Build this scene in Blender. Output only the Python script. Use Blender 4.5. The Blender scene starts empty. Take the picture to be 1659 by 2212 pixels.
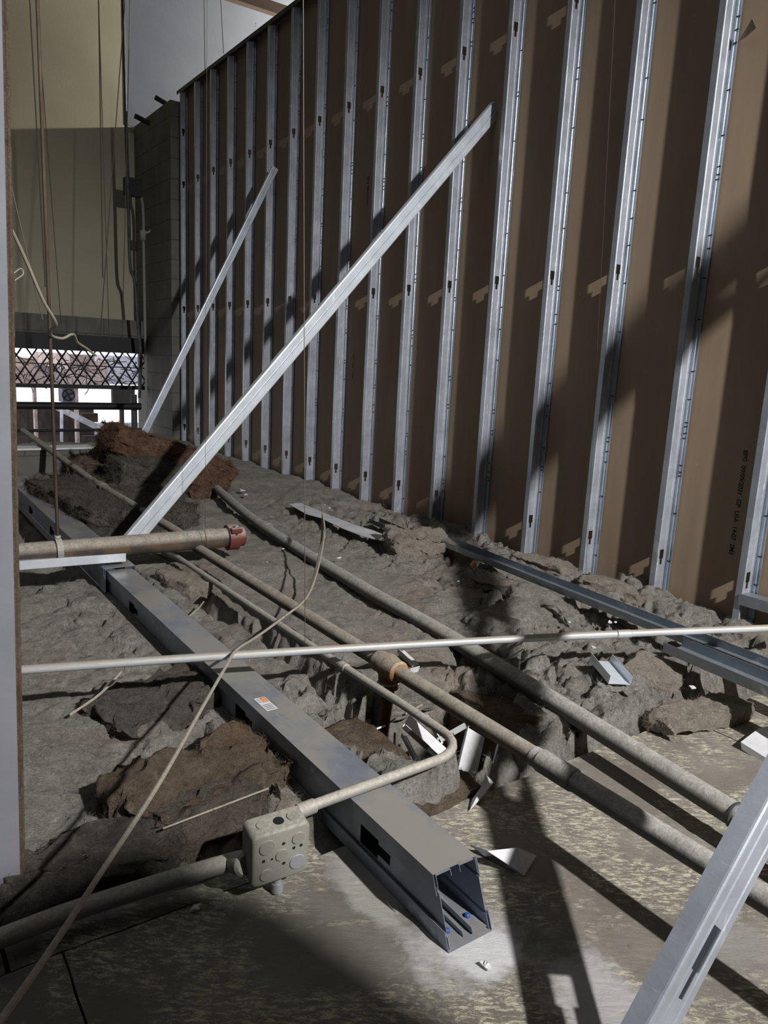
import bpy, bmesh, math, random
import numpy as np
from mathutils import Vector, Matrix, noise as mn

# ------------------------------------------------------------------ camera, world, lights, exposure
sc = bpy.context.scene
C = sc.collection
W_, H_ = 1659, 2212
F = 1610.0; CX, CY = 829.5, 1106.0; EYE = 1.04
_d = np.array([-400, 8100, F]); _d = _d/np.linalg.norm(_d)
_w = np.array([-1139, -374, F]); _w = _w-_w.dot(_d)*_d; _w = _w/np.linalg.norm(_w)
_u = -_d; _x = np.cross(_w, _u)
cr = Vector((_x[0], _w[0], _u[0])); cd = Vector((_x[1], _w[1], _u[1])); cf = Vector((_x[2], _w[2], _u[2]))
cam = bpy.data.cameras.new('camera'); camo = bpy.data.objects.new('camera', cam); C.objects.link(camo)
cam.sensor_fit = 'VERTICAL'; cam.sensor_height = 36; cam.lens = F*36/H_; cam.clip_start = .02; cam.clip_end = 100
m = Matrix.Identity(4)
for i in range(3):
    m[i][0] = cr[i]; m[i][1] = -cd[i]; m[i][2] = -cf[i]
m[0][3], m[1][3], m[2][3] = 0, 0, EYE
camo.matrix_world = m
sc.camera = camo
sc.view_settings.view_transform = 'Standard'; sc.view_settings.look = 'None'
sc.view_settings.gamma = 1; sc.view_settings.use_curve_mapping = False
sc.view_settings.exposure = 0.0

wd = bpy.data.worlds.new('daylight'); sc.world = wd; wd.use_nodes = True
bg = wd.node_tree.nodes['Background']
bg.inputs[0].default_value = (0.93, 0.96, 1.0, 1); bg.inputs[1].default_value = 1.6

def lamp(kind, name, loc, power, col=(1, 1, 1), target=None, **kw):
    l = bpy.data.lights.new(name, kind); l.energy = power; l.color = col
    for k, v in kw.items(): setattr(l, k, v)
    o = bpy.data.objects.new(name, l); C.objects.link(o); o.location = loc
    if target is not None:
        o.rotation_euler = (Vector(target)-Vector(loc)).to_track_quat('-Z', 'Y').to_euler()
    return o
LAMP = (1.62, -2.5, 3.38)
lamp('SPOT', 'work_light', LAMP, 1550, (1.0, .985, .97), (1.75, 3.6, .0), spot_size=math.radians(68), spot_blend=.95, shadow_soft_size=.06)
lamp('AREA', 'fill_light', (-.5, 2.5, 5.6), 15, (.93, .96, 1.0), (1.0, 3.2, 0), shape='RECTANGLE', size=2.5, size_y=2.5)  # unseen soft fill added overhead to lift the shaded areas
lamp('POINT', 'corridor_light', (6.6, 8.75, 4.42), 1300, (1.0, .95, .80), shadow_soft_size=.05)

# ------------------------------------------------------------------ placing helpers
def ray(px, py):
    v = np.array([px-CX, py-CY, F]); return Vector((float(v.dot(_x)), float(v.dot(_w)), float(v.dot(_u))))
E0 = Vector((0, 0, EYE))
def atz(px, py, z=0.0): r = ray(px, py); return E0+r*((z-EYE)/r.z)
def atx(px, py, X): r = ray(px, py); return E0+r*(X/r.x)
def aty(px, py, Y): r = ray(px, py); return E0+r*(Y/r.y)

def tag(o, label=None, cat=None, group=None, kind=None):
    if label: o['label'] = label
    if cat: o['category'] = cat
    if group: o['group'] = group
    if kind: o['kind'] = kind
    return o
def thing(name, label, cat, loc=(0, 0, 0), group=None):
    o = bpy.data.objects.new(name, None); C.objects.link(o); o.location = loc; o.empty_display_size = .05
    return tag(o, label, cat, group)
def obj(name, bm, mat, parent=None, smooth=False, solid=0, bevel=0):
    me = bpy.data.meshes.new(name); bm.to_mesh(me); bm.free()
    for mm in (mat if isinstance(mat, (list, tuple)) else [mat]): me.materials.append(mm)
    if smooth:
        for p in me.polygons: p.use_smooth = True
    elif any(p.use_smooth for p in me.polygons):
        sm_ = [p.use_smooth for p in me.polygons]; me.set_sharp_from_angle(angle=math.radians(38)); me.polygons.foreach_set('use_smooth', sm_)
    o = bpy.data.objects.new(name, me); C.objects.link(o)
    if parent is not None:
        o.parent = parent; o.matrix_parent_inverse = Matrix.Translation(-Vector(parent.location))
    if solid:
        s = o.modifiers.new('t', 'SOLIDIFY'); s.thickness = solid; s.offset = 0
    if bevel:
        b = o.modifiers.new('b', 'BEVEL'); b.width = bevel; b.segments = 2; b.limit_method = 'ANGLE'
    return o
def struct(name, bm, mat): return tag(obj(name, bm, mat), kind='structure')

# ------------------------------------------------------------------ mesh helpers
def bx(bm, a, b, mi=0):
    (x0, y0, z0), (x1, y1, z1) = a, b
    v = [bm.verts.new(p) for p in ((x0,y0,z0),(x1,y0,z0),(x1,y1,z0),(x0,y1,z0),(x0,y0,z1),(x1,y0,z1),(x1,y1,z1),(x0,y1,z1))]
    for f in ((0,3,2,1),(4,5,6,7),(0,1,5,4),(1,2,6,5),(2,3,7,6),(3,0,4,7)):
        bm.faces.new([v[i] for i in f]).material_index = mi
    return v
def box(a, b):
    bm = bmesh.new(); bx(bm, a, b); return bm
def poly_prism(bm, pts, ext, mi=0):
    """closed polygon pts (Vectors) extruded by vector ext"""
    a = [bm.verts.new(p) for p in pts]; b = [bm.verts.new(Vector(p)+ext) for p in pts]
    n = len(pts)
    bm.faces.new(a[::-1]).material_index = mi; bm.faces.new(b).material_index = mi
    for i in range(n): bm.faces.new((a[i], a[(i+1) % n], b[(i+1) % n], b[i])).material_index = mi
def catmull(pts, n=8):
    P = [Vector(p) for p in pts]; P = [P[0]*2-P[1]]+P+[P[-1]*2-P[-2]]; out = []
    for i in range(1, len(P)-2):
        for k in range(n):
            t = k/n; a, b, c, d = P[i-1], P[i], P[i+1], P[i+2]
            out.append(.5*((2*b)+(c-a)*t+(2*a-5*b+4*c-d)*t*t+(3*b-a-3*c+d)*t*t*t))
    out.append(P[-2]); return out
def tube(bm, pts, r, seg=10, cap=True, mi=0):
    pts = [Vector(p) for p in pts]; rs = r if isinstance(r, (list, tuple)) else [r]*len(pts)
    t0 = (pts[1]-pts[0]).normalized(); up = Vector((0, 0, 1)) if abs(t0.z) < .9 else Vector((1, 0, 0))
    n = (up-t0*up.dot(t0)).normalized(); rings = []
    for i, p in enumerate(pts):
        t = (pts[min(i+1, len(pts)-1)]-pts[max(i-1, 0)]).normalized()
        n = (n-t*n.dot(t)).normalized(); b = t.cross(n)
        rings.append([bm.verts.new(p+(n*math.cos(a)+b*math.sin(a))*rs[i]) for a in [2*math.pi*k/seg for k in range(seg)]])
    for i in range(len(rings)-1):
        for k in range(seg):
            f = bm.faces.new((rings[i][k], rings[i][(k+1) % seg], rings[i+1][(k+1) % seg], rings[i+1][k])); f.material_index = mi; f.smooth = True
    if cap:
        bm.faces.new(rings[0][::-1]).material_index = mi; bm.faces.new(rings[-1]).material_index = mi
def tubes(pts, r, seg=10):
    bm = bmesh.new(); tube(bm, pts, r, seg); return bm
def sheet(prof, vb, O, ea, eb, ev, holes=(), shear=0):
    """bent sheet: profile points (a,b) swept over breaks vb; holes = set of (segment, row)"""
    bm = bmesh.new(); O, ea, eb, ev = map(Vector, (O, ea, eb, ev)); hs = set(holes)
    g = [[bm.verts.new(O+ea*a+eb*b+ev*v) for (a, b) in prof] for v in vb]
    for j in range(len(vb)-1):
        for i in range(len(prof)-1):
            if (i, j) in hs: continue
            bm.faces.new((g[j][i], g[j][i+1], g[j+1][i+1], g[j+1][i]))
    for v in [v for v in bm.verts if not v.link_faces]: bm.verts.remove(v)
    return bm
def web_sheet(a0, a1, v0, v1, ks, O, ea, eb, ev, hw=.019, rib=.003, kl=.085, off=0):
    """web with keyhole knockouts centred on heights ks, stiffening ribs either side"""
    s = 1 if a1 > a0 else -1; w = abs(a1-a0); c = (a0+a1)/2-off
    r = min(.008, w*.1)
    e1, e2 = c-s*(hw+w*.1), c+s*(hw+w*.1)
    prof = [(a0, 0), (e1-s*r*.6, 0), (e1-s*r*.15, rib), (e1+s*r*.15, rib), (e1+s*r*.6, 0), (c-s*hw, 0), (c-s*hw*.5, 0), (c+s*hw*.5, 0), (c+s*hw, 0),
            (e2-s*r*.6, 0), (e2-s*r*.15, rib), (e2+s*r*.15, rib), (e2+s*r*.6, 0), (a1, 0)]
    vb = [v0]; holes = []
    for k in sorted(ks):
        if k-.06 < v0 or k+.06 > v1: continue
        vb += [k-kl*.52, k-kl*.26, k-kl*.20, k+kl*.30]; j = len(vb)-4
        holes += [(6, j), (6, j+1), (5, j+2), (6, j+2), (7, j+2)]
    vb.append(v1)
    return sheet(prof, vb, O, ea, eb, ev, holes)

# ------------------------------------------------------------------ materials
def newmat(name, base, rough=.8, metal=0.0):
    m = bpy.data.materials.new(name); m.use_nodes = True; n = m.node_tree.nodes; b = n['Principled BSDF']
    b.inputs['Base Color'].default_value = (*base, 1); b.inputs['Roughness'].default_value = rough; b.inputs['Metallic'].default_value = metal
    return m, m.node_tree, b
def nd(t, k, **kw):
    n = t.nodes.new(k)
    for a, v in kw.items():
        if a in n.inputs: n.inputs[a].default_value = v
        else: setattr(n, a, v)
    return n
def coords(t, scale=(1, 1, 1), rot=(0, 0, 0)):
    g = nd(t, 'ShaderNodeNewGeometry'); mp = nd(t, 'ShaderNodeMapping'); mp.inputs['Scale'].default_value = scale; mp.inputs['Rotation'].default_value = rot
    t.links.new(g.outputs['Position'], mp.inputs['Vector']); return mp.outputs[0]
def streak(t, scale, ang):
    gg = nd(t, 'ShaderNodeNewGeometry'); m1 = nd(t, 'ShaderNodeMapping'); m2 = nd(t, 'ShaderNodeMapping')
    m1.inputs['Rotation'].default_value = (0, 0, ang); m2.inputs['Scale'].default_value = scale
    t.links.new(gg.outputs['Position'], m1.inputs['Vector']); t.links.new(m1.outputs[0], m2.inputs['Vector']); return m2.outputs[0]
def noi(t, vec, scale, detail=5, rough=.6, dist=0):
    n = nd(t, 'ShaderNodeTexNoise'); n.inputs['Scale'].default_value = scale; n.inputs['Detail'].default_value = detail
    n.inputs['Roughness'].default_value = rough; n.inputs['Distortion'].default_value = dist
    t.links.new(vec, n.inputs['Vector']); return n.outputs['Fac']
def ramp(t, fac, stops):
    r = nd(t, 'ShaderNodeValToRGB'); e = r.color_ramp.elements
    while len(e) < len(stops): e.new(.5)
    for el, (p, c) in zip(e, stops):
        el.position = p; el.color = (*c, 1) if len(c) == 3 else c
    t.links.new(fac, r.inputs[0]); return r.outputs[0]
def mix(t, fac, a, b, mode='MIX'):
    n = nd(t, 'ShaderNodeMix'); n.data_type = 'RGBA'; n.blend_type = mode
    for s, v in ((0, fac), (6, a), (7, b)):
        if isinstance(v, (int, float)): n.inputs[s].default_value = v
        elif isinstance(v, tuple): n.inputs[s].default_value = (*v, 1)
        else: t.links.new(v, n.inputs[s])
    return n.outputs[2]
def bump(t, b, h, strength=.5, dist=.01):
    n = nd(t, 'ShaderNodeBump'); n.inputs['Strength'].default_value = strength; n.inputs['Distance'].default_value = dist
    t.links.new(h, n.inputs['Height']); t.links.new(n.outputs[0], b.inputs['Normal'])
def setc(t, b, c): t.links.new(c, b.inputs['Base Color'])
def g(v): return (v, v, v)

def galv(name, lo, hi, rough=.42, metal=.55, dimple=False, dust=0.0, scr=True):
    m, t, b = newmat(name, hi, rough, metal); v = coords(t)
    c = ramp(t, noi(t, v, 9, 6, .65), [(.3, lo), (.7, hi)])
    if scr:
        v2 = coords(t, (30, 3, 3), (.3, .5, .2)); s = ramp(t, noi(t, v2, 3, 4, .7), [(.62, (0, 0, 0)), (.72, (1, 1, 1))])
        c = mix(t, s, c, tuple(min(1, x*1.5) for x in hi))
    if dust:
        gg = nd(t, 'ShaderNodeNewGeometry'); sx = nd(t, 'ShaderNodeSeparateXYZ'); t.links.new(gg.outputs['Normal'], sx.inputs[0])
        up = ramp(t, sx.outputs[2], [(.5, (0, 0, 0)), (.95, g(dust))])
        dn = ramp(t, noi(t, v, 5, 5, .6), [(.38, g(.25)), (.55, (1, 1, 1))])
        k = mix(t, 1.0, up, dn, 'MULTIPLY'); c = mix(t, k, c, (.27, .255, .23))
        mm = nd(t, 'ShaderNodeMath', operation='MULTIPLY_ADD'); t.links.new(k, mm.inputs[0]); mm.inputs[1].default_value = -metal; mm.inputs[2].default_value = metal
        t.links.new(mm.outputs[0], b.inputs['Metallic'])
    setc(t, b, c)
    if dimple:
        w = nd(t, 'ShaderNodeTexVoronoi'); w.inputs['Scale'].default_value = 38; w.inputs['Randomness'].default_value = .35
        t.links.new(coords(t, (1, 1, .8)), w.inputs['Vector']); bump(t, b, w.outputs['Distance'], .4, .003)
    else: bump(t, b, noi(t, v, 60, 3), .12, .004)
    return m
M = {}
M['stud_web'] = galv('dimpled_galvanized_steel', (.33, .35, .40), (.50, .53, .59), .5, .45, dimple=True)
M['stud_flange'] = galv('ribbed_galvanized_steel', (.34, .39, .45), (.48, .54, .61), .36, .55)
M['bright'] = galv('bright_galvanized_steel', (.60, .65, .70), (.80, .85, .92), .36, .4)
M['brace'] = galv('scratched_galvanized_steel', (.46, .50, .57), (.64, .69, .78), .4, .5)
M['beam'] = galv('dusty_galvanized_steel', (.17, .20, .25), (.30, .34, .42), .45, .5, dust=.97)
M['track'] = galv('dull_track_steel', (.25, .28, .32), (.38, .42, .47), .45, .6)
M['dark_steel'] = galv('dark_steel', (.05, .055, .06), (.11, .115, .12), .6, .4)
M['ink'] = newmat('black_ink', (.01, .01, .012), .7)[0]
M['black'] = newmat('black_paint', (.012, .012, .013), .6)[0]

def paper():
    m, t, b = newmat('brown_board_paper', (.2, .15, .1), .85)
    v = coords(t, (1, 1, .12)); c = ramp(t, noi(t, v, 9, 5, .6), [(.3, (.285, .205, .140)), (.7, (.350, .260, .180))])
    s = ramp(t, noi(t, coords(t, (60, 60, 1.5)), 1, 3, .8), [(.66, (0, 0, 0)), (.8, g(.22))]); c = mix(t, s, c, (.55, .45, .35))
    sp = ramp(t, noi(t, coords(t), 28, 3, .5), [(.74, (0, 0, 0)), (.78, g(.35))]); c = mix(t, sp, c, (.6, .52, .44))
    setc(t, b, c); bump(t, b, noi(t, coords(t), 120, 2), .06, .002); return m
M['paper'] = paper()

def wool(name, c1, c2, c3, sc_=1.0, brown=.5):
    m, t, b = newmat(name, c1, 1.0); v = coords(t); b.inputs['Specular IOR Level'].default_value = .1
    a = ramp(t, noi(t, v, 9*sc_, 10, .75, .8), [(.30, c1), (.50, c2), (.70, c3)])
    p = ramp(t, noi(t, v, 2.3*sc_, 6, .65), [(.50, (0, 0, 0)), (.70, g(brown))]); a = mix(t, p, a, tuple(c2[i]*(1.0, .78, .58)[i] for i in range(3)))
    f = noi(t, v, 70*sc_, 10, .85, 1.5); a = mix(t, .8, a, ramp(t, f, [(.36, (.45, .45, .45)), (.64, (1.5, 1.48, 1.45))]), 'MULTIPLY')
    f2 = noi(t, coords(t, (1, 3.5, 2), (.4, .2, .5)), 30*sc_, 8, .8, 2.0); a = mix(t, ramp(t, f2, [(.60, g(0)), (.68, g(.55))]), a, tuple(x*.35 for x in c1))
    setc(t, b, a)
    w = noi(t, v, 32*sc_, 12, .8, 2.0); bump(t, b, w, 1.0, .035)
    return m
M['wool'] = wool('grey_mineral_wool', (.34, .32, .29), (.56, .53, .485), (.74, .705, .65), 1, .5)
M['wool_brown'] = wool('brown_mineral_wool', (.16, .125, .095), (.30, .235, .175), (.42, .34, .265), 1.3, .6)
M['wool_orange'] = wool('orange_fibreglass', (.13, .08, .055), (.30, .18, .12), (.42, .29, .21), 1.2, .5)
M['wool_pale'] = wool('pale_tan_wool', (.42, .38, .33), (.62, .56, .48), (.78, .69, .58), 1.6, .3)
M['wool_dark'] = wool('dark_dusty_wool', (.12, .11, .095), (.22, .20, .175), (.32, .295, .26), 1.1, .5)

def tile_mat():
    m, t, b = newmat('ceiling_tile_back', (.2, .18, .15), .92); v = coords(t)
    base = ramp(t, noi(t, v, 3.2, 6, .6), [(.3, (.20, .18, .15)), (.7, (.33, .305, .265))])
    fl = noi(t, streak(t, (1.0, 3.2, 1), .60), 34, 12, .85, .6)
    f1 = ramp(t, fl, [(.50, (0, 0, 0)), (.545, (1, 1, 1))])
    msk = ramp(t, noi(t, v, 3.6, 9, .72, .5), [(.44, (0, 0, 0)), (.53, (1, 1, 1))])
    k = mix(t, 1.0, f1, msk, 'MULTIPLY'); c = mix(t, k, base, (.74, .69, .53))
    dk = ramp(t, noi(t, streak(t, (1, 3.5, 1), .70), 13, 10, .8, 1.2), [(.60, (0, 0, 0)), (.68, g(.75))]); c = mix(t, dk, c, (.12, .10, .075))
    # pale patches mixed over the tile colour around the end of the beam
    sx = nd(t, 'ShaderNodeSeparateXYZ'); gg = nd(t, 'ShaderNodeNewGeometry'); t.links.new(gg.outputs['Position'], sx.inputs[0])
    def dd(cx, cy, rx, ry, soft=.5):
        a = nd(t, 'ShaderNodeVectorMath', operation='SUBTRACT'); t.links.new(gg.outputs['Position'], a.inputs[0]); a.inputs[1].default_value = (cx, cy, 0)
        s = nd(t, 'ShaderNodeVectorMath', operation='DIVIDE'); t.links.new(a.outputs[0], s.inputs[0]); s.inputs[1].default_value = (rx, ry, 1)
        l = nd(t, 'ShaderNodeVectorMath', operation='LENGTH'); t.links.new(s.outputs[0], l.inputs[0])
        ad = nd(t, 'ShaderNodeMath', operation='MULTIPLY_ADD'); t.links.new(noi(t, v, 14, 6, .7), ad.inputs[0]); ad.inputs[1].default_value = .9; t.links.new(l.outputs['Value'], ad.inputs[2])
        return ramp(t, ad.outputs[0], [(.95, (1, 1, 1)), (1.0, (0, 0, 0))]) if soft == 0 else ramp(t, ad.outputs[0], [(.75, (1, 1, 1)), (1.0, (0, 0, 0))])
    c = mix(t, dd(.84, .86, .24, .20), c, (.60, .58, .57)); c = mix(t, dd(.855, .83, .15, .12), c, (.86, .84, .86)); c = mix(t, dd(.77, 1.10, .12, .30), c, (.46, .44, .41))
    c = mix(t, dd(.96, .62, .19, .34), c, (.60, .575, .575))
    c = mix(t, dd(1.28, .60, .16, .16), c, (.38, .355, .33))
    setc(t, b, c); bump(t, b, noi(t, streak(t, (1, 2.8, 1), .65), 30, 12, .8, .8), .8, .008); return m
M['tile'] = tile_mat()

def dusty(name, base, dustc, rust=None, rough=.75, sc_=25):
    m, t, b = newmat(name, base, rough, .0); v = coords(t)
    gg = nd(t, 'ShaderNodeNewGeometry'); sx = nd(t, 'ShaderNodeSeparateXYZ'); t.links.new(gg.outputs['Normal'], sx.inputs[0])
    up = ramp(t, sx.outputs[2], [(.05, g(0)), (.55, g(1))])
    nn = ramp(t, noi(t, v, sc_, 6, .7), [(.3, g(.55)), (.6, g(1))])
    k = mix(t, 1.0, up, nn, 'MULTIPLY')
    bc = mix(t, ramp(t, noi(t, v, 8, 5, .6), [(.45, g(0)), (.6, g(1))]), base, rust) if rust else base
    d2 = mix(t, ramp(t, noi(t, v, 120, 3, .8), [(.35, g(0)), (.65, g(1))]), tuple(x*.72 for x in dustc), tuple(min(1, x*1.18) for x in dustc))
    c = mix(t, k, bc, d2); setc(t, b, c); bump(t, b, noi(t, v, 150, 5, .7), .35, .003); return m
M['pipe'] = dusty('dusty_black_pipe', (.045, .038, .032), (.40, .36, .30), (.11, .07, .045))
M['pipe_grey'] = dusty('dusty_grey_pipe', (.10, .095, .085), (.44, .42, .385), None)
M['conduit'] = dusty('dusty_conduit', (.28, .27, .25), (.46, .43, .37), None, .6)
M['emt'] = galv('emt_steel', (.40, .41, .41), (.60, .61, .61), .4, .4)
def emt():
    m, t, b = newmat('dusty_emt_steel', (.5, .5, .5), .5, .3); v = coords(t); gg = nd(t, 'ShaderNodeNewGeometry'); sx = nd(t, 'ShaderNodeSeparateXYZ'); t.links.new(gg.outputs['Normal'], sx.inputs[0])
    a = nd(t, 'ShaderNodeMath', operation='MULTIPLY_ADD'); t.links.new(noi(t, v, 22, 5, .7), a.inputs[0]); a.inputs[1].default_value = .5; t.links.new(sx.outputs[2], a.inputs[2])
    k = ramp(t, a.outputs[0], [(.52, g(0)), (.62, g(1))]); setc(t, b, mix(t, k, (.55, .57, .59), mix(t, noi(t, v, 60, 4, .7), (.36, .335, .29), (.50, .475, .43))))
    return m
M['emt'] = emt()
M['boxsteel'] = dusty('dusty_box_steel', (.28, .27, .23), (.34, .325, .275), None, .65, 12)
M['boxbare'] = newmat('bare_box_steel', (.42, .43, .46), .45, .4)[0]
M['rust'] = dusty('rusted_iron', (.10, .05, .025), (.36, .32, .26), (.36, .17, .05))
M['riser'] = dusty('dark_rusted_iron', (.05, .032, .022), (.2, .17, .13), (.11, .055, .03))
M['redcoup'] = dusty('red_coupling_iron', (.13, .03, .022), (.42, .34, .29), None, sc_=40)
M['white'] = newmat('white_paint', (.74, .74, .76), .5)[0]
M['whitedirty'] = galv('dusty_white_metal', (.50, .50, .51), (.72, .72, .74), .55, .0)
M['cream'] = newmat('cream_cable', (.42, .39, .30), .7)[0]
M['tan'] = dusty('dusty_tan_cable', (.30, .26, .20), (.36, .33, .28), None)
M['wire'] = newmat('dull_wire', (.16, .14, .11), .6, .3)[0]
M['rod'] = galv('rusty_rod', (.10, .07, .05), (.22, .16, .12), .7, .2, scr=False)
M['orange'] = newmat('orange_plastic', (.85, .35, .12), .5)[0]
M['blue'] = newmat('blue_screw', (.04, .11, .40), .4, .2)[0]
M['lab_o'] = newmat('label_orange', (.72, .25, .07), .6)[0]
M['lab_t'] = newmat('label_print', (.28, .28, .32), .6)[0]
def plaster(name, a, b2, sc_=2.0, rough=.9):
    m, t, b = newmat(name, a, rough); setc(t, b, ramp(t, noi(t, coords(t), sc_, 5, .6), [(.3, a), (.7, b2)])); bump(t, b, noi(t, coords(t), 40, 4), .15, .004); return m
M['yellow'] = plaster('yellow_wall_paint', (.42, .39, .29), (.48, .445, .335))
M['greywall'] = plaster('blue_grey_wall', (.18, .195, .245), (.22, .235, .285))
M['darkwall'] = plaster('dark_wall', (.06, .06, .06), (.09, .09, .09))
def block():
    m, t, b = newmat('grey_block', (.2, .19, .17), .95); v = coords(t)
    c = ramp(t, noi(t, v, 4, 5, .6), [(.3, (.13, .125, .11)), (.7, (.20, .19, .17))])
    br = nd(t, 'ShaderNodeTexBrick'); mp = nd(t, 'ShaderNodeMapping'); gg = nd(t, 'ShaderNodeNewGeometry'); sx = nd(t, 'ShaderNodeSeparateXYZ'); cb = nd(t, 'ShaderNodeCombineXYZ')
    t.links.new(gg.outputs['Position'], sx.inputs[0]); ad = nd(t, 'ShaderNodeMath', operation='ADD'); t.links.new(sx.outputs[0], ad.inputs[0]); t.links.new(sx.outputs[1], ad.inputs[1])
    t.links.new(ad.outputs[0], cb.inputs[0]); t.links.new(sx.outputs[2], cb.inputs[1]); t.links.new(cb.outputs[0], br.inputs['Vector'])
    br.inputs['Scale'].default_value = 1; br.inputs['Brick Width'].default_value = .406; br.inputs['Row Height'].default_value = .203; br.inputs['Mortar Size'].default_value = .006
    c = mix(t, br.outputs['Fac'], c, (.10, .095, .085)); setc(t, b, c); bump(t, b, noi(t, v, 30, 6, .7), .4, .006); return m
M['block'] = block()
M['gyp_grey'] = plaster('grey_board_paper', (.19, .195, .225), (.24, .245, .275), 6)
M['gyp_edge'] = wool('torn_gypsum_edge', (.20, .145, .10), (.33, .25, .18), (.42, .34, .27), 2.0, .3)
M['woodbeam'] = plaster('brown_painted_beam', (.06, .038, .027), (.09, .055, .038), 8)
M['pinkcloth'] = plaster('pink_panel', (.40, .28, .26), (.95, .76, .72), 6)
M['branch'] = newmat('dark_branch', (.035, .028, .025), .9)[0]
M['lilac'] = plaster('lilac_render', (.50, .48, .58), (.80, .78, .86), 3)
M['brownpanel'] = plaster('brown_far_panel', (.055, .042, .038), (.09, .07, .062), 3)

# ------------------------------------------------------------------ the setting
XR, XB = 2.910, 2.976            # room edge of the studs, face of the board
NY = -6.2
struct('floor', box((-5, NY, -.75), (6.5, 9.5, -.70)), M['darkwall'])
bm = bmesh.new(); bx(bm, (XB+.002, NY, -.7), (XB+.028, 8.2, 3.70)); struct('wall_right', bm, M['paper'])
bm = bmesh.new(); bx(bm, (-5, 9.45, 1.36), (2.72, 9.6, 7.0)); bx(bm, (2.72, 9.45, 1.36), (2.9, 9.6, 3.60)); struct('wall_back', bm, M['yellow'])
bm = bmesh.new(); bx(bm, (2.72, 9.447, 3.60), (9, 9.6, 7)); bx(bm, (3.035, 9.447, -.7), (9, 9.6, 3.6)); struct('wall_upper', bm, M['greywall'])
bm = bmesh.new(); bx(bm, (2.83, 8.2, -.7), (3.03, 9.45, 3.60)); struct('wall_block', bm, M['block'])
struct('wall_left', box((-5.1, NY, -.7), (-5, 9.6, 7)), M['darkwall'])
struct('wall_front', box((-5, NY-.1, -.7), (9, NY, 7)), M['darkwall'])
struct('wall_far_right', box((9, NY, -.7), (9.1, 9.6, 7)), M['greywall'])
struct('ceiling', box((-5.1, NY-.1, 7), (9.1, 9.6, 7.1)), M['darkwall'])
struct('wall_parapet', box((-5, 6.3, -.7), (1.52, 6.45, .25)), M['block'])
struct('trim_1', box((-5, 6.28, .250), (1.52, 6.47, .265)), M['white'])

# ------------------------------------------------------------------ wall studs
RNG = random.Random(4)
KZ = (.25, 1.52, 2.79)
def ordn(k):
    return ['first', 'second', 'third', 'fourth', 'fifth', 'sixth', 'seventh', 'eighth', 'ninth', 'tenth', 'eleventh', 'twelfth', 'thirteenth', 'fourteenth', 'fifteenth', 'sixteenth', 'seventeenth'][k]
def stud(k):
    Y = 1.966+.41*k; x = (0, 0, 0)
    lab = 'galvanized wall stud with keyhole knockouts, %s from the right edge of the photo' % ordn(k+1)
    if k == 3: lab = 'galvanized wall stud beside which the long bright brace ends at its top'
    if k == -1: lab = 'galvanized wall stud nearest the camera, cut by the right edge above the short track'
    if k == 15: lab = 'farthest galvanized wall stud, standing against the grey block wall'
    t = thing('metal_stud', lab, 'stud', (XR, Y, -.05), 'galvanized studs along the brown board wall')
    ks = KZ if k < 15 else KZ+(3.3,)
    obj('web', web_sheet(0, XB-XR-.001, -.05, 3.68, ks, (XR, Y, 0), (1, 0, 0), (0, -1, 0), (0, 0, 1), hw=.0145, rib=.0018, kl=.085, off=.0045), M['stud_web'], t, solid=.0013)
    fl = [(0, 0), (0, -.006), (.0, -.009), (-.004, -.011), (-.004, -.016), (0, -.018), (0, -.026), (-.003, -.028), (-.0035, -.033)]
    b2 = sheet(fl, [-.05, 3.68], (XB-.001, Y, 0), (1, 0, 0), (0, 1, 0), (0, 0, 1))
    z = .1
    while z < 3.5:
        z += RNG.choice((.05, .12, .17, .22, .3)); n = RNG.choice((1, 1, 2))
        for q in range(n):
            y0 = -.010-.003*RNG.random(); dz = .006*RNG.random()-.003
            v = [b2.verts.new(p) for p in ((XB-.0063, Y+y0, z+q*.02), (XB-.0063, Y+y0-.016, z+q*.02+dz), (XB-.0063, Y+y0-.016, z+q*.02+dz+.005), (XB-.0063, Y+y0, z+q*.02+.004))]
            b2.faces.new(v).material_index = 1
    obj('board_flange', b2, [M['stud_flange'], M['ink']], t, solid=.0012)
    obj('room_flange', sheet([(0, 0), (0, .027), (.008, .028)], [-.05, 3.68], (XR, Y, 0), (1, 0, 0), (0, 1, 0), (0, 0, 1)), M['stud_flange'], t, solid=.0013)
    return t
for k in range(-4, 16):
    if k < -1:
        continue
    stud(k)
# top and base tracks
def brace_web(w, L, ks, P, ea, eb, ev):
    h = w/2; B = .006
    prof = [(-h, B), (-h+.0008, .0030), (-h+.0030, .0008), (-h+.006, 0), (-.024, 0), (-.021, .0035), (-.0185, .0035), (-.0165, 0), (-.0155, 0), (-.008, 0), (.008, 0), (.0155, 0), (.0165, 0), (.0185, .0035), (.021, .0035), (.024, 0), (h-.005, 0), (h-.0015, .0018), (h, B)]
    if not ks:
        q = w/.09; prof = [(-h, B), (-h+.0008, .0030), (-h+.0030, .0008), (-h+.006, 0), (-.024*q, 0), (-.022*q, .003), (-.018*q, .003), (-.016*q, 0), (-.0035, 0), (-.002, .008), (.001, .008), (.0022, -.0035), (.0045, -.0035), (.006, 0), (.016*q, 0), (.018*q, .003), (.022*q, .003), (.024*q, 0), (h-.006, 0), (h-.0030, .0008), (h-.0008, .0030), (h, B)]
    vb = [0]; holes = []
    for k in sorted(ks):
        if k+.08 > L: continue
        vb += [k-.072, k-.036, k-.028, k+.042]; j = len(vb)-4
        holes += [(9, j), (9, j+1), (8, j+2), (9, j+2), (10, j+2)]
    vb.append(L); bm = sheet(prof, vb, P, ea, eb, ev, holes)
    return bm
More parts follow.
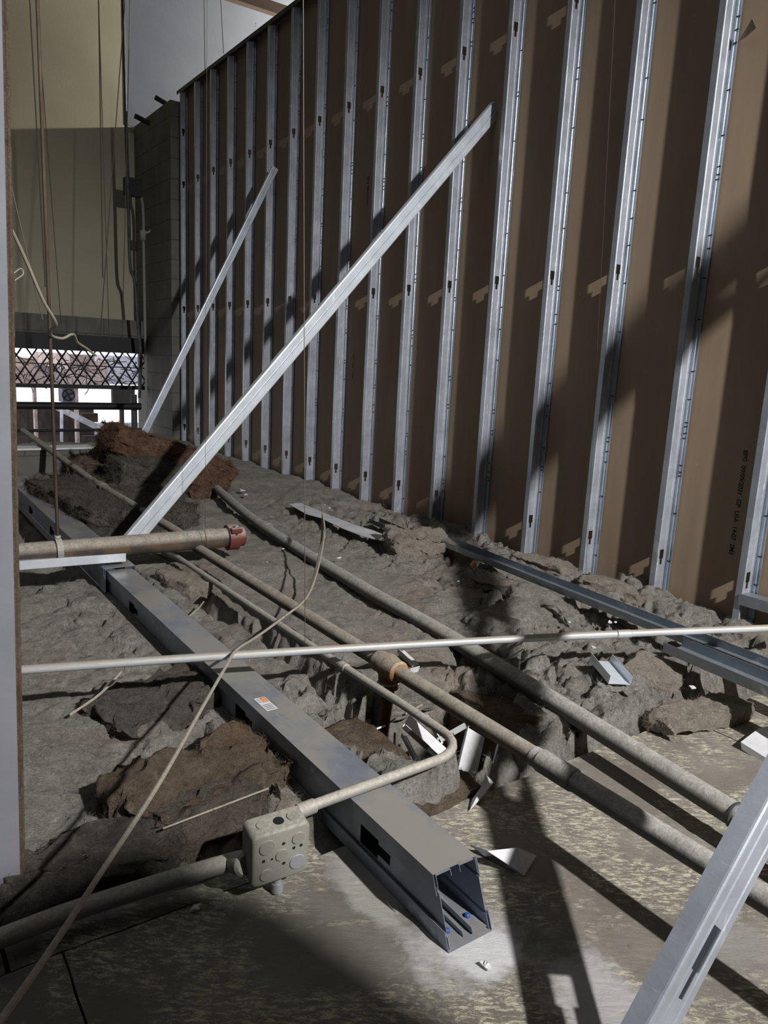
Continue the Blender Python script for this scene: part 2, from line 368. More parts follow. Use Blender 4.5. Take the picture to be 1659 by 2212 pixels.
def channel(name, lab, cat, P, Q, width_dir, depth_dir, width, depth, mat, group=None, ks=(), lips=0, webrib=True):
    """C channel from P to Q: web centred on the axis in width_dir, flanges go along depth_dir"""
    P, Q = Vector(P), Vector(Q); ev = (Q-P).normalized(); L = (Q-P).length
    ea = Vector(width_dir); ea = (ea-ev*ea.dot(ev)).normalized(); eb = Vector(depth_dir); eb = (eb-ev*eb.dot(ev)-ea*eb.dot(ea)).normalized()
    t = thing(name, lab, cat, P, group)
    if webrib: obj('web', brace_web(width, L, ks, P, ea, eb, ev), mat, t, solid=.0012)
    else: obj('web', sheet([(-width/2, 0), (width/2, 0)], [0, L], P, ea, eb, ev), mat, t, solid=.0014)
    for s in (-1, 1):
        pr = [(s*width/2, .006 if webrib else 0), (s*width/2, depth)]+([(s*(width/2-lips), depth)] if lips else [])
        obj('flange', sheet(pr, [0, L], P, ea, eb, ev), mat, t, solid=.0014)
    return t
channel('steel_track', 'dark steel top track capping the brown board wall', 'track', ((XR+XB)/2, NY, 3.70), ((XR+XB)/2, 8.22, 3.70), (1, 0, 0), (0, 0, -1), XB-XR+.008, .035, M['dark_steel'], webrib=False)
channel('steel_track', 'dark base track under the far wall studs', 'track', ((XR+XB)/2, 3.0, -.03), ((XR+XB)/2, 8.2, -.03), (1, 0, 0), (0, 0, 1), XB-XR+.008, .05, M['dark_steel'], webrib=False)
channel('steel_track', 'short grey track fixed across the nearest stud by the right edge', 'track', (2.90, 1.56, .165), (2.90, .7, .165), (0, 0, 1), (1, 0, 0), .045, .06, M['track'], webrib=False)

# printed stamps on the board
def stamp(txt, Y, ztop, size, parent):
    cu = bpy.data.curves.new('t', 'FONT'); cu.body = txt; cu.size = size; cu.space_character = 1.0; cu.offset = .0004
    o = bpy.data.objects.new('t', cu); C.objects.link(o)
    dg = bpy.context.evaluated_depsgraph_get(); me = bpy.data.meshes.new_from_object(o.evaluated_get(dg)); bpy.data.objects.remove(o)
    me.materials.clear(); me.materials.append(M['ink'])
    R = Matrix(((0, 0, -1, XB+.0008), (0, -1, 0, Y), (-1, 0, 0, ztop), (0, 0, 0, 1)))
    me.transform(R); q = bpy.data.objects.new('printed_stamp', me); C.objects.link(q); q.parent = parent
wr = bpy.data.objects['wall_right']
stamp('BPG  09/09/2021  GP  USA  14:07  2M3', 1.672, .765, .0275, wr)
stamp('BPG  09/09/2021  GP  USA', 2.875, 1.34, .028, wr)
stamp('GP  USA  14:07', 4.72, 1.10, .028, wr)
stamp('BPG  09/09/2021', 4.62, 2.3, .028, wr)
# peeled flap of paper at the upper right
bm = bmesh.new()
fp = [atx(1592, 92, 2.97), atx(1612, 62, 2.95), atx(1625, 40, 2.93), atx(1634, 60, 2.93), atx(1612, 80, 2.94)]
fv = [bm.verts.new(p) for p in fp]; bm.faces.new((fv[0], fv[1], fv[4])); bm.faces.new((fv[1], fv[2], fv[3], fv[4]))
tag(obj('paper_flap', bm, M['paper'], solid=.001), 'peeled flap of brown paper near the top of the board wall', 'paper')

# ------------------------------------------------------------------ diagonal braces
BY = 3.34
channel('diagonal_brace', 'long bright steel brace rising across the middle from the pipes to the wall', 'brace',
        aty(284, 1172, BY), aty(1076, 232, BY), (1, 0, -1), (.15, 1, -.1), .078, .030, M['bright'], 'diagonal steel braces holding the wall')
B2 = 5.9
channel('diagonal_brace', 'shorter far steel brace rising from the orange insulation to a wall stud', 'brace',
        aty(300, 960, B2), aty(596, 362, B2), (1, 0, -.5), (0, 1, 0), .056, .020, M['brace'], 'diagonal steel braces holding the wall')
FY = .49
fa = aty(1440, 2212, FY); fb = aty(1692, 1736, FY); fdv = (fb-fa).normalized()
foot = fa-fdv*(fa.z/fdv.z); top = foot+fdv*((2.9-foot.x)/fdv.x)
kk = (aty(1524, 2062, FY)-foot).length
channel('diagonal_brace', 'nearest scratched steel brace crossing the lower right corner, with a keyhole knockout', 'brace',
        foot, top, (1, 0, -.8), (.30, 1, -.22), .092, .034, M['brace'], 'diagonal steel braces holding the wall', ks=(kk, kk+.62, kk+1.24, kk+1.86, kk+2.48))
channel('steel_channel', 'thin bright channel lying under the large pipe at the left', 'channel', aty(30, 1223, 3.16), aty(272, 1204, 3.16), (0, 0, 1), (0, 1, 0), .034, .03, M['bright'], webrib=False)
# a kicker out of frame at the right whose shadow falls across the studs
channel('diagonal_brace', 'steel kicker outside the right edge of the photo, sloping down', 'brace', (2.30, -1.0, 3.02), (2.30, 1.05, 1.44), (0, 1, 1), (1, 0, 0), .064, .032, M['brace'], 'diagonal steel braces holding the wall')

# ------------------------------------------------------------------ insulation blanket (heightfield)
def fuzz(o, n, ln, wd, seed=0, near=True):
    """loose fibres standing out of the wool, part of the same mesh"""
    me = o.data; nv = len(me.vertices); co = np.empty(nv*3); me.vertices.foreach_get('co', co); co = co.reshape(-1, 3)
    no = np.empty(nv*3); me.vertices.foreach_get('normal', no); no = no.reshape(-1, 3)
    R_ = np.random.RandomState(seed)
    w = 1.0/np.clip(co[:, 1], 1.0, 9)**(1.5 if near else 0); w = w*(no[:, 2] > -.2); w[(co[:, 2] < -.02)] *= .2; w /= w.sum()
    ix = R_.choice(nv, n, p=w); P = co[ix]+R_.uniform(-.006, .006, (n, 3))*np.array([1, 1, .2]); N = no[ix]
    d = R_.normal(size=(n, 3)); d -= N*(d*N).sum(1, keepdims=True)*.75; d += N*R_.uniform(.1, .9, (n, 1)); d /= np.linalg.norm(d, axis=1, keepdims=True)
    c = R_.normal(size=(n, 3))*.45; L = ln*R_.uniform(.4, 1.5, (n, 1)); s_ = np.cross(d, R_.normal(size=(n, 3))); s_ /= np.linalg.norm(s_, axis=1, keepdims=True)
    W = wd*R_.uniform(.5, 1.4, (n, 1)); a = P; b = P+d*L*.5; e = P+(d+c)*L
    V = np.stack([a-s_*W, a+s_*W, b+s_*W*.8, b-s_*W*.8, e], 1).reshape(-1, 3)
    base = (np.arange(n)*5)[:, None]
    q = (base+np.array([0, 1, 2, 3])).tolist(); t3 = (base+np.array([3, 2, 4])).tolist()
    m2 = bpy.data.meshes.new('f'); m2.from_pydata(V.tolist(), [], q+t3)
    bm = bmesh.new(); bm.from_mesh(me); bm.from_mesh(m2); 
    bm.to_mesh(me); bm.free(); bpy.data.meshes.remove(m2); return o
def sm(a, b, x):
    t = min(1, max(0, (x-a)/(b-a))); return t*t*(3-2*t)
def fbm(x, y, s, o=4, z=0.0):
    return mn.fractal(Vector((x*s, y*s, z)), 1.0, 2.1, o)
def pit(x, y):
    # the hole broken through the ceiling, around the riser
    a = (x-1.27)/.30; b = (y-1.50)/.24
    d = math.sqrt(a*a+b*b)+.22*mn.noise(Vector((x*6, y*6, 3)))
    return 1-sm(.72, 1.02, d)
SEAMS = []
PIPE3 = None
def plates(x, y, sc):
    wx = x+.07*mn.noise(Vector((x*4, y*4, 40)))+.025*mn.noise(Vector((x*14, y*14, 44))); wy = y+.07*mn.noise(Vector((x*4, y*4, 50)))+.025*mn.noise(Vector((x*14, y*14, 54)))
    d, p = mn.voronoi(Vector((wx*sc, wy*sc*.8, 0)))
    e = d[1]-d[0]; q = p[0]
    lev = mn.noise(Vector((q.x*7.3, q.y*7.3, 3)))
    tilt = (Vector((wx*sc, wy*sc*.8, 0))-q).dot(Vector((mn.noise(q*3+Vector((9, 0, 0))), mn.noise(q*3+Vector((0, 9, 0))), 0)))
    return e, lev, tilt
def hgt(x, y):
    left = 1-sm(.70, .84, x)
    base = .030*left+.080*(1-left)
    h = base+.030*fbm(x, y, 1.8, 5)+.006*fbm(x, y, 14, 4, 3)
    rug = sm(1.85, 2.25, x+.12*mn.noise(Vector((y*3, 0, 8))))*sm(5.0, 3.6, y)
    rug = max(rug, sm(2.05, 1.7, y+.15*mn.noise(Vector((x*3, 5, 8))))*(x > .9))
    rug = max(rug, .55*left*sm(.35, .6, x+.1*mn.noise(Vector((y*5, 2, 2)))), .12)
    e, lev, tilt = plates(x, y, 6.3)
    h += rug*(.034*lev+.050*tilt-.055*(1-sm(.0, .12, e)))
    e2, lev2, tilt2 = plates(x+3, y+5, 17)
    h += rug*(.014*lev2+.022*tilt2-.018*(1-sm(.0, .2, e2)))
    h += (.15+rug)*(.016*mn.turbulence(Vector((x*9, y*9, 2)), 5, False)+.006*fbm(x, y, 45, 3, 5))
    cx = 1.06-.06*math.sin(y*2.2)-.05*mn.noise(Vector((y*4, 1, 1)))
    if 1.55 < y < 3.1: h -= .13*(1-sm(.0, .060+.02*mn.noise(Vector((y*20, 3, 1))), abs(x-cx)))*sm(1.5, 1.8, y)*sm(3.1, 2.8, y)
    h -= .10*sm(3.5, 4.2, y)*(1-sm(.92, 1.1, x))
    # the wool dips under the wide conduit, the beam, and stays low at the wall
    if PIPE3:
        for A, B in PIPE3:
            if min(A.y, B.y)-.05 < y < max(A.y, B.y)+.05:
                f = min(1, max(0, (y-A.y)/(B.y-A.y))); px = A.x+(B.x-A.x)*f; pz = A.z+(B.z-A.z)*f
                lim = pz-.014+.5*max(0, abs(x-px)-.03)
                h = min(h, lim+.006*mn.noise(Vector((x*30, y*30, 1))))
    if .76 < x < .95: h = min(h, .03)
    h = min(h, .125+.03*(1-sm(2.55, 2.7, x)))
    p = pit(x, y); h -= p*.34
    return h
def blanket():
    bm = bmesh.new()
    ys = []; y = 1.16
    while y < 8.25: ys.append(y); y += .0115 if y < 2.4 else (.018 if y < 3.8 else .035)
    xs = []; x = -.75
    while x < 2.95: xs.append(x); x += .0115 if x > .2 else .03
    g2 = []
    for y in ys:
        row = []
        for x in xs:
            ed = 1.235+.035*mn.noise(Vector((x*7, 0, 4)))+.018*mn.noise(Vector((x*25, 0, 9)))
            if x > 1.75: ed += .02*(x-1.75)
            if x < .95: ed = 1.30+.10*mn.noise(Vector((x*5, 2, 4)))+.10*sm(.6, .0, x)
            z = hgt(x, y)
            e = sm(ed-.012, ed+.03, y); z = z*e-.03*(1-e)
            dx = .030*mn.noise(Vector((x*9, y*9, 20)))+.010*mn.noise(Vector((x*30, y*30, 21)))
            dy = .030*mn.noise(Vector((x*9, y*9, 30)))+.010*mn.noise(Vector((x*30, y*30, 31)))
            row.append(bm.verts.new((min(x+dx, XB-.01), y+dy*e, z)))
        g2.append(row)
    for j in range(len(ys)-1):
        for i in range(len(xs)-1):
            bm.faces.new((g2[j][i], g2[j][i+1], g2[j+1][i+1], g2[j+1][i])).smooth = True
    return obj('insulation_blanket', bm, M['wool'], smooth=True)
zs = [.135, .12, .105, .10, .085, .08]
pp = [atz(*p, z) for p, z in zip([(446, 1036), (555, 1128), (775, 1265), (960, 1370), (1300, 1580), (1600, 1768)], zs)]
PIPE3 = list(zip(pp[:-1], pp[1:]))
tag(fuzz(blanket(), 120000, .011, .00032), 'grey dust-covered mineral wool spread over the back of the ceiling', 'insulation', kind='stuff')

def lump(name, lab, cat, c, size, rot, seed, mat, amp=.02, group=None, sub=5, sq=.22):
    bm = bmesh.new(); bmesh.ops.create_cube(bm, size=2)
    bmesh.ops.subdivide_edges(bm, edges=bm.edges[:], cuts=2**(sub-1)+3, use_grid_fill=True)
    R = Matrix.Rotation(rot[2], 3, 'Z') @ Matrix.Rotation(rot[1], 3, 'Y') @ Matrix.Rotation(rot[0], 3, 'X')
    s = Vector(size)/2
    for v in bm.verts:
        p = v.co.copy(); q = p.normalized()*1.15; p = p.lerp(q, sq)
        p = Vector((p.x*s.x, p.y*s.y, p.z*s.z))
        o = Vector((seed*3.1, seed*1.7, seed))
        pl_ = Vector((p.x*10, p.y*10, p.z*42))+o
        n = mn.noise_vector(p*7+o)*amp*.9+mn.noise_vector(p*22+o)*amp*.55+mn.noise_vector(pl_)*amp*.55+mn.noise_vector(p*70+o)*amp*.30
        v.co = R @ (p+n)+Vector(c)
    o_ = obj(name, bm, mat, smooth=True); ar = size[0]*size[1]+size[2]*(size[0]+size[1]); far = c[1] > 3.9
    fuzz(o_, int(min(9000, ar*(22000 if not far else 9000))), .014 if not far else .035, .00035 if not far else .0012, int(seed), False)
    return tag(o_, lab, cat, group)
def lz(px, py, z): p = atz(px, py, z); return (p.x, p.y, z)
G1 = 'torn pieces of mineral wool lying on the ceiling'
lump('insulation_batt', 'thick brown wool block forming the near rim of the hole below the curved conduit', 'insulation', (1.03, 1.275, -.01), (.34, .13, .09), (.12, .05, .12), 1, M['wool_brown'], .012, G1)
lump('insulation_batt', 'tan wool slab left of the riser pipe beside the steel beam', 'insulation', (1.02, 1.50, -.005), (.16, .26, .12), (.05, -.1, .05), 2, M['wool_brown'], .012, G1)
lump('insulation_batt', 'brown wool slab wedged right of the hole under the two pipes', 'insulation', (1.53, 1.52, -.03), (.17, .42, .16), (-.15, .15, -.1), 3, M['wool_brown'], .014, G1)
lump('insulation_batt', 'dusty wool slab behind the riser pipe with white scraps on it', 'insulation', (1.36, 1.78, .03), (.34, .20, .10), (.2, 0, .1), 4, M['wool'], .012, G1)
lump('insulation_batt', 'pale tan rounded wool tuft beside the far end of the floor track', 'insulation', lz(905, 1185, .10), (.34, .20, .16), (.1, .1, -.3), 5, M['wool_pale'], .030, G1)
lump('insulation_batt', 'grey wool block with a broken tan edge right of the small silver channel', 'insulation', lz(1412, 1458, .075), (.17, .17, .065), (.15, -.1, .3), 6, M['wool_pale'], .012, G1)
lump('insulation_batt', 'pale wool clump between two wall studs and the floor track', 'insulation', lz(1175, 1235, .05), (.14, .34, .12), (0, 0, .1), 7, M['wool_pale'], .022, G1)
lump('insulation_batt', 'pale wool clump under the fifth wall stud from the right edge behind the floor track', 'insulation', lz(1340, 1290, .05), (.12, .42, .10), (0, 0, .1), 8, M['wool_pale'], .020, G1)
lump('insulation_batt', 'rough grey wool mound to the right of the wide grey pipe below the crossing conduit', 'insulation', lz(1345, 1488, .06), (.22, .13, .07), (.1, 0, .4), 9, M['wool'], .028, G1)
lump('insulation_batt', 'tan wool lump at the right edge beyond the bare tile', 'insulation', lz(1510, 1545, .03), (.36, .11, .06), (0, .05, -.1), 10, M['wool_pale'], .020, G1)
lump('insulation_batt', 'grey wool mound just above the crossing conduit at centre right', 'insulation', lz(1095, 1345, .07), (.38, .20, .09), (.1, 0, .2), 11, M['wool'], .026, G1)
lump('insulation_batt', 'small pale wool tuft lying above the beam near its far end', 'insulation', lz(398, 1262, .09), (.13, .30, .07), (0, 0, .25), 12, M['wool_pale'], .018, G1)
lump('insulation_batt', 'dark brown ragged wool heap left of the beam above the square box', 'insulation', lz(430, 1700, .04), (.40, .26, .09), (0, 0, .2), 13, M['wool_brown'], .036, G1)
lump('insulation_batt', 'dark grey wool heap between the left conduit and the square box', 'insulation', lz(300, 1835, .03), (.52, .16, .10), (0, 0, -.05), 14, M['wool_dark'], .034, G1)
lump('insulation_batt', 'grey fluffy wool heap left of the beam below the crossing conduit', 'insulation', lz(340, 1520, .03), (.36, .26, .09), (0, 0, .3), 15, M['wool_dark'], .036, G1)
lump('insulation_batt', 'pale insulation lump at the right edge behind the floor track', 'insulation', lz(1638, 1398, .06), (.10, .22, .11), (0, 0, .2), 16, M['wool_pale'], .02, G1)
lump('insulation_batt', 'long ridge of torn wool running down beside the floor track', 'insulation', lz(1120, 1290, .08), (.13, .70, .08), (0, 0, -.12), 17, M['wool'], .034, G1)
# orange fibreglass at the back
G2 = 'folded fibreglass batts heaped in front of the opening'
lump('fibreglass_batt', 'orange fibreglass batt sloping down to the right across the heap', 'insulation', tuple(aty(362, 985, 5.2)), (.92, .40, .19), (0, .34, 0), 21, M['wool_orange'], .035, G2)
lump('fibreglass_batt', 'brown drooping fold of fibreglass on the left of the heap', 'insulation', tuple(aty(232, 990, 5.5)), (.52, .42, .15), (0, -.42, 0), 22, M['wool_brown'], .045, G2)
lump('fibreglass_batt', 'hanging tuft of fibreglass in the middle of the heap', 'insulation', tuple(aty(268, 1010, 5.3)), (.22, .30, .50), (0, .12, 0), 23, M['wool_brown'], .05, G2)
lump('fibreglass_batt', 'grey rounded batt with pink torn patches under the orange one', 'insulation', tuple(aty(318, 1052, 4.9)), (.46, .34, .36), (0, .1, 0), 24, M['wool_dark'], .022, G2)
lump('fibreglass_batt', 'orange batt end curling down just right of the long brace', 'insulation', tuple(aty(425, 1045, 5.0)), (.18, .30, .30), (0, .25, 0), 25, M['wool_orange'], .03, G2)
lump('insulation_batt', 'grey wool bank under the fibreglass heap left of the long brace', 'insulation', tuple(aty(235, 1110, 4.6)), (.62, 1.3, .30), (0, 0, .1), 26, M['wool_dark'], .035, G1)

# ------------------------------------------------------------------ ceiling tiles seen from above
def tile(x0, x1, y0, y1, lab, dz=0):
    bm = bmesh.new(); nx = 24; ny = 40; r = random.Random(int(x0*100))
    gr = []
    for j in range(ny+1):
        row = []
        for i in range(nx+1):
            x = x0+(x1-x0)*i/nx; y = y0+(y1-y0)*j/ny; ex = 0
            if j in (0, ny): y += .004*mn.noise(Vector((x*30, y*3, 1)))
            if i in (0, nx): x += .003*mn.noise(Vector((x*3, y*30, 1)))
            row.append(bm.verts.new((x, y, dz+.003*mn.noise(Vector((x*3, y*3, 0))))))
        gr.append(row)
    for j in range(ny):
        for i in range(nx): bm.faces.new((gr[j][i], gr[j][i+1], gr[j+1][i+1], gr[j+1][i])).smooth = True
    bx(bm, (x0+.001, y0+.001, dz-.02), (x1-.001, y1-.001, dz-.003))
    o = obj('ceiling_tile', bm, M['tile'])
    return tag(o, lab, 'ceiling tile', 'dusty ceiling tiles seen from above')
tx = [-1.0, .22, 1.44, 2.05, 2.66, 2.976]
labs = ['dark tile at the bottom left corner under the left conduit', 'pale-patched tile under the near end of the steel beam and the square box',
        'yellow-flecked tile lying right of the branch pipe', 'brown scratched tile right of the wide grey pipe', 'narrow tile under the nearest wall studs']
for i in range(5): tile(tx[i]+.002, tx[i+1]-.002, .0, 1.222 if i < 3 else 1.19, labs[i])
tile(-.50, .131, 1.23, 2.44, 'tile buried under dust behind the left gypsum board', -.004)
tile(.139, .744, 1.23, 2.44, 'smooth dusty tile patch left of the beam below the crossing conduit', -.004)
for i, (a, b_) in enumerate(((.0, 1.222),)): pass

# ------------------------------------------------------------------ pipes
def pipe_part(name, pts, r, mat, parent, seg=20, sp=1):
    return obj(name, tubes(catmull(pts, sp) if len(pts) > 2 and sp > 1 else pts, r, seg), mat, parent)
def sleeve(parent, name, P, Q, t, L, r, mat, seg=20, lip=.003):
    P, Q = Vector(P), Vector(Q); d = (Q-P).normalized(); c = P.lerp(Q, t)
    pts = [c-d*L/2, c-d*(L/2-.003), c-d*(L/2-.004), c+d*(L/2-.004), c+d*(L/2-.003), c+d*L/2]
    return obj(name, tubes(pts, [r-lip, r, r, r, r, r-lip], seg), mat, parent)
# large header
P1a = Vector((.30, 3.235, .214)); P1b = Vector(atz(502, 1160, .214)); 
t = thing('sprinkler_header', 'large dusty header pipe at the left ending in a red clamped cap', 'pipe', P1a)
pipe_part('pipe', [P1a, P1b], .0445, M['pipe'], t, 28)
dr = (P1b-P1a).normalized()
sleeve(t, 'weld_band', P1a, P1b, .955-.06, .055, .048, M['pipe'], 28)
e = P1b
cp = obj('coupling', tubes([e-dr*.03, e-dr*.028, e+dr*.022, e+dr*.024], [.050, .060, .060, .050], 24), M['redcoup'], t)
bm = bmesh.new(); tube(bm, [e+dr*.022, e+dr*.05, e+dr*.055], [.046, .046, .040], 24); obj('end_cap', bm, M['redcoup'], t)
for s in (-1, 1):
    n = Vector((0, -.75, .66)) if s > 0 else Vector((0, .75, -.66)); c0 = e-dr*.003+n*.066
    bm = bmesh.new(); bx(bm, (-.026, -.016, -.012), (.026, .016, .012)); bmesh.ops.translate(bm, vec=c0, verts=bm.verts); ear = obj('coupling_ear', bm, M['redcoup'], t, bevel=.004)
    bm = bmesh.new(); tube(bm, [c0+Vector((0, 0, -.028)), c0+Vector((0, 0, .024))], .008, 6); obj('bolt', bm, M['redcoup'], t)
# hanger for the header
hx = atz(112, 1180, .205).x
t = thing('pipe_hanger', 'rusty threaded rod and clevis strap holding the large header pipe', 'hanger', (hx, 3.235, .15))
yy = P1a.y+(P1b.y-P1a.y)*((hx-P1a.x)/(P1b.x-P1a.x))
bm = bmesh.new()
lp = [Vector((hx, yy+.054*math.sin(a), .214+.054*-math.cos(a))) for a in [2*math.pi*i/24 for i in range(25)]]
ev = Vector((.024, 0, 0)); A = [bm.verts.new(p-ev/2) for p in lp]; B = [bm.verts.new(p+ev/2) for p in lp]
for i in range(24): bm.faces.new((A[i], A[i+1], B[i+1], B[i]))
obj('strap', bm, M['conduit'], t, solid=.003)
obj('rod', tubes([(hx, yy, .255), (hx, yy, 6.9)], .0068, 8), M['rod'], t)
obj('nut', tubes([(hx, yy, .262), (hx, yy, .28)], .013, 6), M['conduit'], t)
# branch pipe running over the tiles
z2 = .176
b0 = atz(415, 1176, z2); b1 = atz(838, 1440, z2); b2_ = atz(1535, 1868, z2); X2 = (b0.x+b1.x+b2_.x)/3
T2 = Vector((X2, b1.y, z2))
t = thing('branch_pipe', 'dusty brown branch pipe from the header past a rusty tee to the lower right', 'pipe', T2)
pipe_part('pipe', [(X2, P1a.y-.03, z2), T2+Vector((0, .04, 0))], .0225, M['pipe'], t)
pipe_part('pipe', [T2-Vector((0, .04, 0)), (X2, 1.06, z2)], .0215, M['pipe'], t)
pipe_part('pipe', [(X2, 1.07, z2), (X2+.01, .15, z2-.01)], .0235, M['pipe_grey'], t)
sleeve(t, 'union', (X2, 3, z2), (X2, 0, z2), (3-1.0)/3, .10, .0265, M['pipe_grey'])
obj('tee', tubes([T2+Vector((0, .055, 0)), T2+Vector((0, .05, 0)), T2+Vector((0, .03, 0)), T2, T2-Vector((0, .03, 0)), T2-Vector((0, .05, 0)), T2-Vector((0, .055, 0))], [.026, .033, .0325, .038, .0325, .033, .026], 24), M['rust'], t)
obj('tee_outlet', tubes([T2, T2-Vector((0, 0, .045)), T2-Vector((0, 0, .05)), T2-Vector((0, 0, .065)), T2-Vector((0, 0, .068))], [.033, .029, .033, .033, .026], 24), M['rust'], t)
obj('riser', tubes([T2-Vector((0, 0, .06)), T2-Vector((0, 0, .10)), T2-Vector((.01, .0, .22)), T2-Vector((.015, 0, .42))], [.0205, .019, .018, .0185], 18), M['riser'], t)
# branch behind the header
c0 = atz(50, 930, .32); c1 = atz(205, 1042, .22); c2 = atz(372, 1142, .19)
t = thing('branch_pipe', 'thin dusty pipe running back from the header towards the opening', 'pipe', c2)
pl = [Vector((X2+.02, 3.28, z2)), c2, c1, c0]
obj('pipe', tubes(pl, .0225, 16), M['pipe'], t)
sleeve(t, 'pipe_joint', c1, c2, .12, .09, .029, M['pipe']); sleeve(t, 'pipe_joint', c1, c2, .78, .10, .028, M['pipe'])
# wide grey pipe at the right
ext = pp[-1]+(pp[-1]-pp[-2]).normalized()*.55
t = thing('conduit_pipe', 'wide grey conduit lying on the wool and tiles right of the branch pipe', 'pipe', pp[3])
obj('pipe', tubes(catmull(pp+[ext], 8), .0285, 22), M['pipe_grey'], t)
sleeve(t, 'pipe_joint', pp[1], pp[2], .12, .07, .0325, M['pipe_grey'], 22); sleeve(t, 'pipe_joint', pp[4], pp[5], .97, .012, .0315, M['dark_steel'], 22)
sleeve(t, 'pipe_joint', pp[1], pp[2], .66, .02, .031, M['pipe_grey'], 22)
# thin conduit bending into the junction box
zq = .148
q = [atz(392, 1204, .13), atz(550, 1310, .135), atz(700, 1410, .14), atz(860, 1525, zq), atz(925, 1577, zq)]
X4 = (q[1].x+q[2].x+q[3].x)/3
BOXC = Vector((.605, 1.170, .102))
q = [Vector((X4, p.y, p.z)) for p in q]
yb = atz(660, 1737, zq).y
be = [Vector((X4, yb+.10+.02, zq))]
for i in range(7):
    a = math.pi/2*i/6; be.append(Vector((X4-.10+.10*math.cos(a), yb+.10-.10*math.sin(a), zq)))
t = thing('thin_conduit', 'thin dusty conduit curving back across the beam into the square box', 'conduit', be[3])
obj('tube', tubes([q[0]+Vector((0, .3, -.03))]+q[:4]+be+[Vector((.70, yb+.004, .136)), Vector((.672, yb+.005, .132))], .0118, 16), M['conduit'], t)
sleeve(t, 'coupling', q[2], q[3], .3, .035, .014, M['conduit']); 
ce = Vector((.683, yb+.004, .133)); sleeve(t, 'connector', ce-Vector((.012, 0, 0)), ce+Vector((.03, 0, .002)), .5, .044, .0155, M['conduit'], 12)
# conduit crossing above everything
cc = [atz(*p, z) for p, z in (((-60, 1452), .215), ((60, 1446), .215), ((450, 1419), .215), ((900, 1392), .22), ((1300, 1371), .225), ((1655, 1357), .245), ((1760, 1352), .25))]
t = thing('crossing_conduit', 'long pale conduit crossing the whole view above the wool from left to right', 'conduit', cc[3])
obj('tube', tubes(catmull(cc, 8), .0118, 16), M['emt'], t)
cpl = cc[3].lerp(cc[4], .10); 
sleeve(t, 'coupling', cc[4], cc[5], .13, .05, .0135, M['emt'])
# conduit to the left of the box
l0 = Vector((.545, 1.185, .075)); l1 = atz(186, 1958, .040); l2 = atz(0, 2027, .035); l3 = l2+(l2-l1)*1.2
t = thing('left_conduit', 'fat dusty conduit running from the square box to the lower left', 'conduit', l1)
obj('tube', tubes(catmull([l0, atz(502, 1861, .062), l1, l2, l3], 6), .0175, 18), M['conduit'], t)
d = (atz(502, 1861, .062)-l0).normalized()
obj('connector', tubes([l0-d*.004, l0+d*.002, l0+d*.028, l0+d*.034], [.018, .0225, .0215, .018], 14), M['conduit'], t)

# junction box
t = thing('junction_box', 'square dusty steel junction box with round knockouts joining three conduits', 'junction box', (BOXC.x, BOXC.y, .04))
bm = bmesh.new(); hw = .0595; dp = .027
Rb = Matrix.Translation(BOXC) @ Matrix.Rotation(.10, 4, 'X') @ Matrix.Rotation(-.08, 4, 'Z') @ Matrix.Rotation(-.035, 4, 'Y')
loops = []
for y, ins in ((dp, 0), (-dp+.006, 0), (-dp+.0030, .0008), (-dp+.0010, .0026), (-dp, .0055)):
    r_ = .014-ins*.8; L_ = []
    for q in range(4):
        cx_, cz_ = ((1, 1), (-1, 1), (-1, -1), (1, -1))[q]
        for k in range(7):
            a_ = math.pi/2*(q+k/6); L_.append(bm.verts.new((cx_*(hw-ins-r_)+r_*math.cos(a_), y, cz_*(hw-ins-r_)+r_*math.sin(a_))))
    loops.append(L_)
for A, B in zip(loops[:-1], loops[1:]):
    for k in range(len(A)): bm.faces.new((A[k], A[(k+1) % len(A)], B[(k+1) % len(B)], B[k]))
bm.faces.new(loops[0][::-1]); bm.faces.new(loops[-1]); bmesh.ops.recalc_face_normals(bm, faces=bm.faces[:])
bm.transform(Rb); bb = obj('box_body', bm, M['boxsteel'], t, smooth=True); bb.data.set_sharp_from_angle(angle=math.radians(50))
def disc(name, x, z, r, mat, yo=-dp, thick=.0022, seg=24, nrm='y', ring=True):
    bm = bmesh.new()
    if nrm == 'y': tube(bm, [(x, yo+.001, z), (x, yo-thick, z)], [r, r*.93], seg)
    if nrm == 'z': tube(bm, [(x, yo, hw-.001), (x, yo, hw+thick)], [r, r*.93], seg)
    bm.transform(Rb); return obj(name, bm, mat, t)
for x, z, r, mt in ((-.030, .030, .0165, 'boxsteel'), (.034, .030, .0135, 'boxsteel'), (.001, .002, .0135, 'boxsteel'), (-.030, -.034, .0135, 'boxsteel'), (.034, -.026, .0165, 'boxbare')):
    disc('knockout', x, z, r, M[mt])
for x, z in ((.004, .027), (.026, .009), (.041, .010), (-.036, .000), (-.019, -.001), (.006, -.020)):
    disc('screw_hole', x, z, .0036 if x != -.019 else .0026, M['black'], thick=.0006, seg=12)
disc('knockout', -.030, 0, .0125, M['boxsteel'], yo=.0, nrm='z'); disc('knockout', .034, 0, .0135, M['boxsteel'], yo=.0, nrm='z')
disc('screw_hole', .003, 0, .0115, M['black'], yo=.0, nrm='z', thick=.0006)
bm = bmesh.new(); tube(bm, [BOXC+Vector((.004, 0, -.055)), BOXC+Vector((.004, 0, -.066)), BOXC+Vector((.004, 0, -.067)), BOXC+Vector((.004, 0, -.080)), BOXC+Vector((.004, 0, -.081)), BOXC+Vector((.004, -.002, -.1))], [.0125, .0125, .009, .009, .0115, .0115], 16)
obj('stub', bm, M['boxbare'], t)

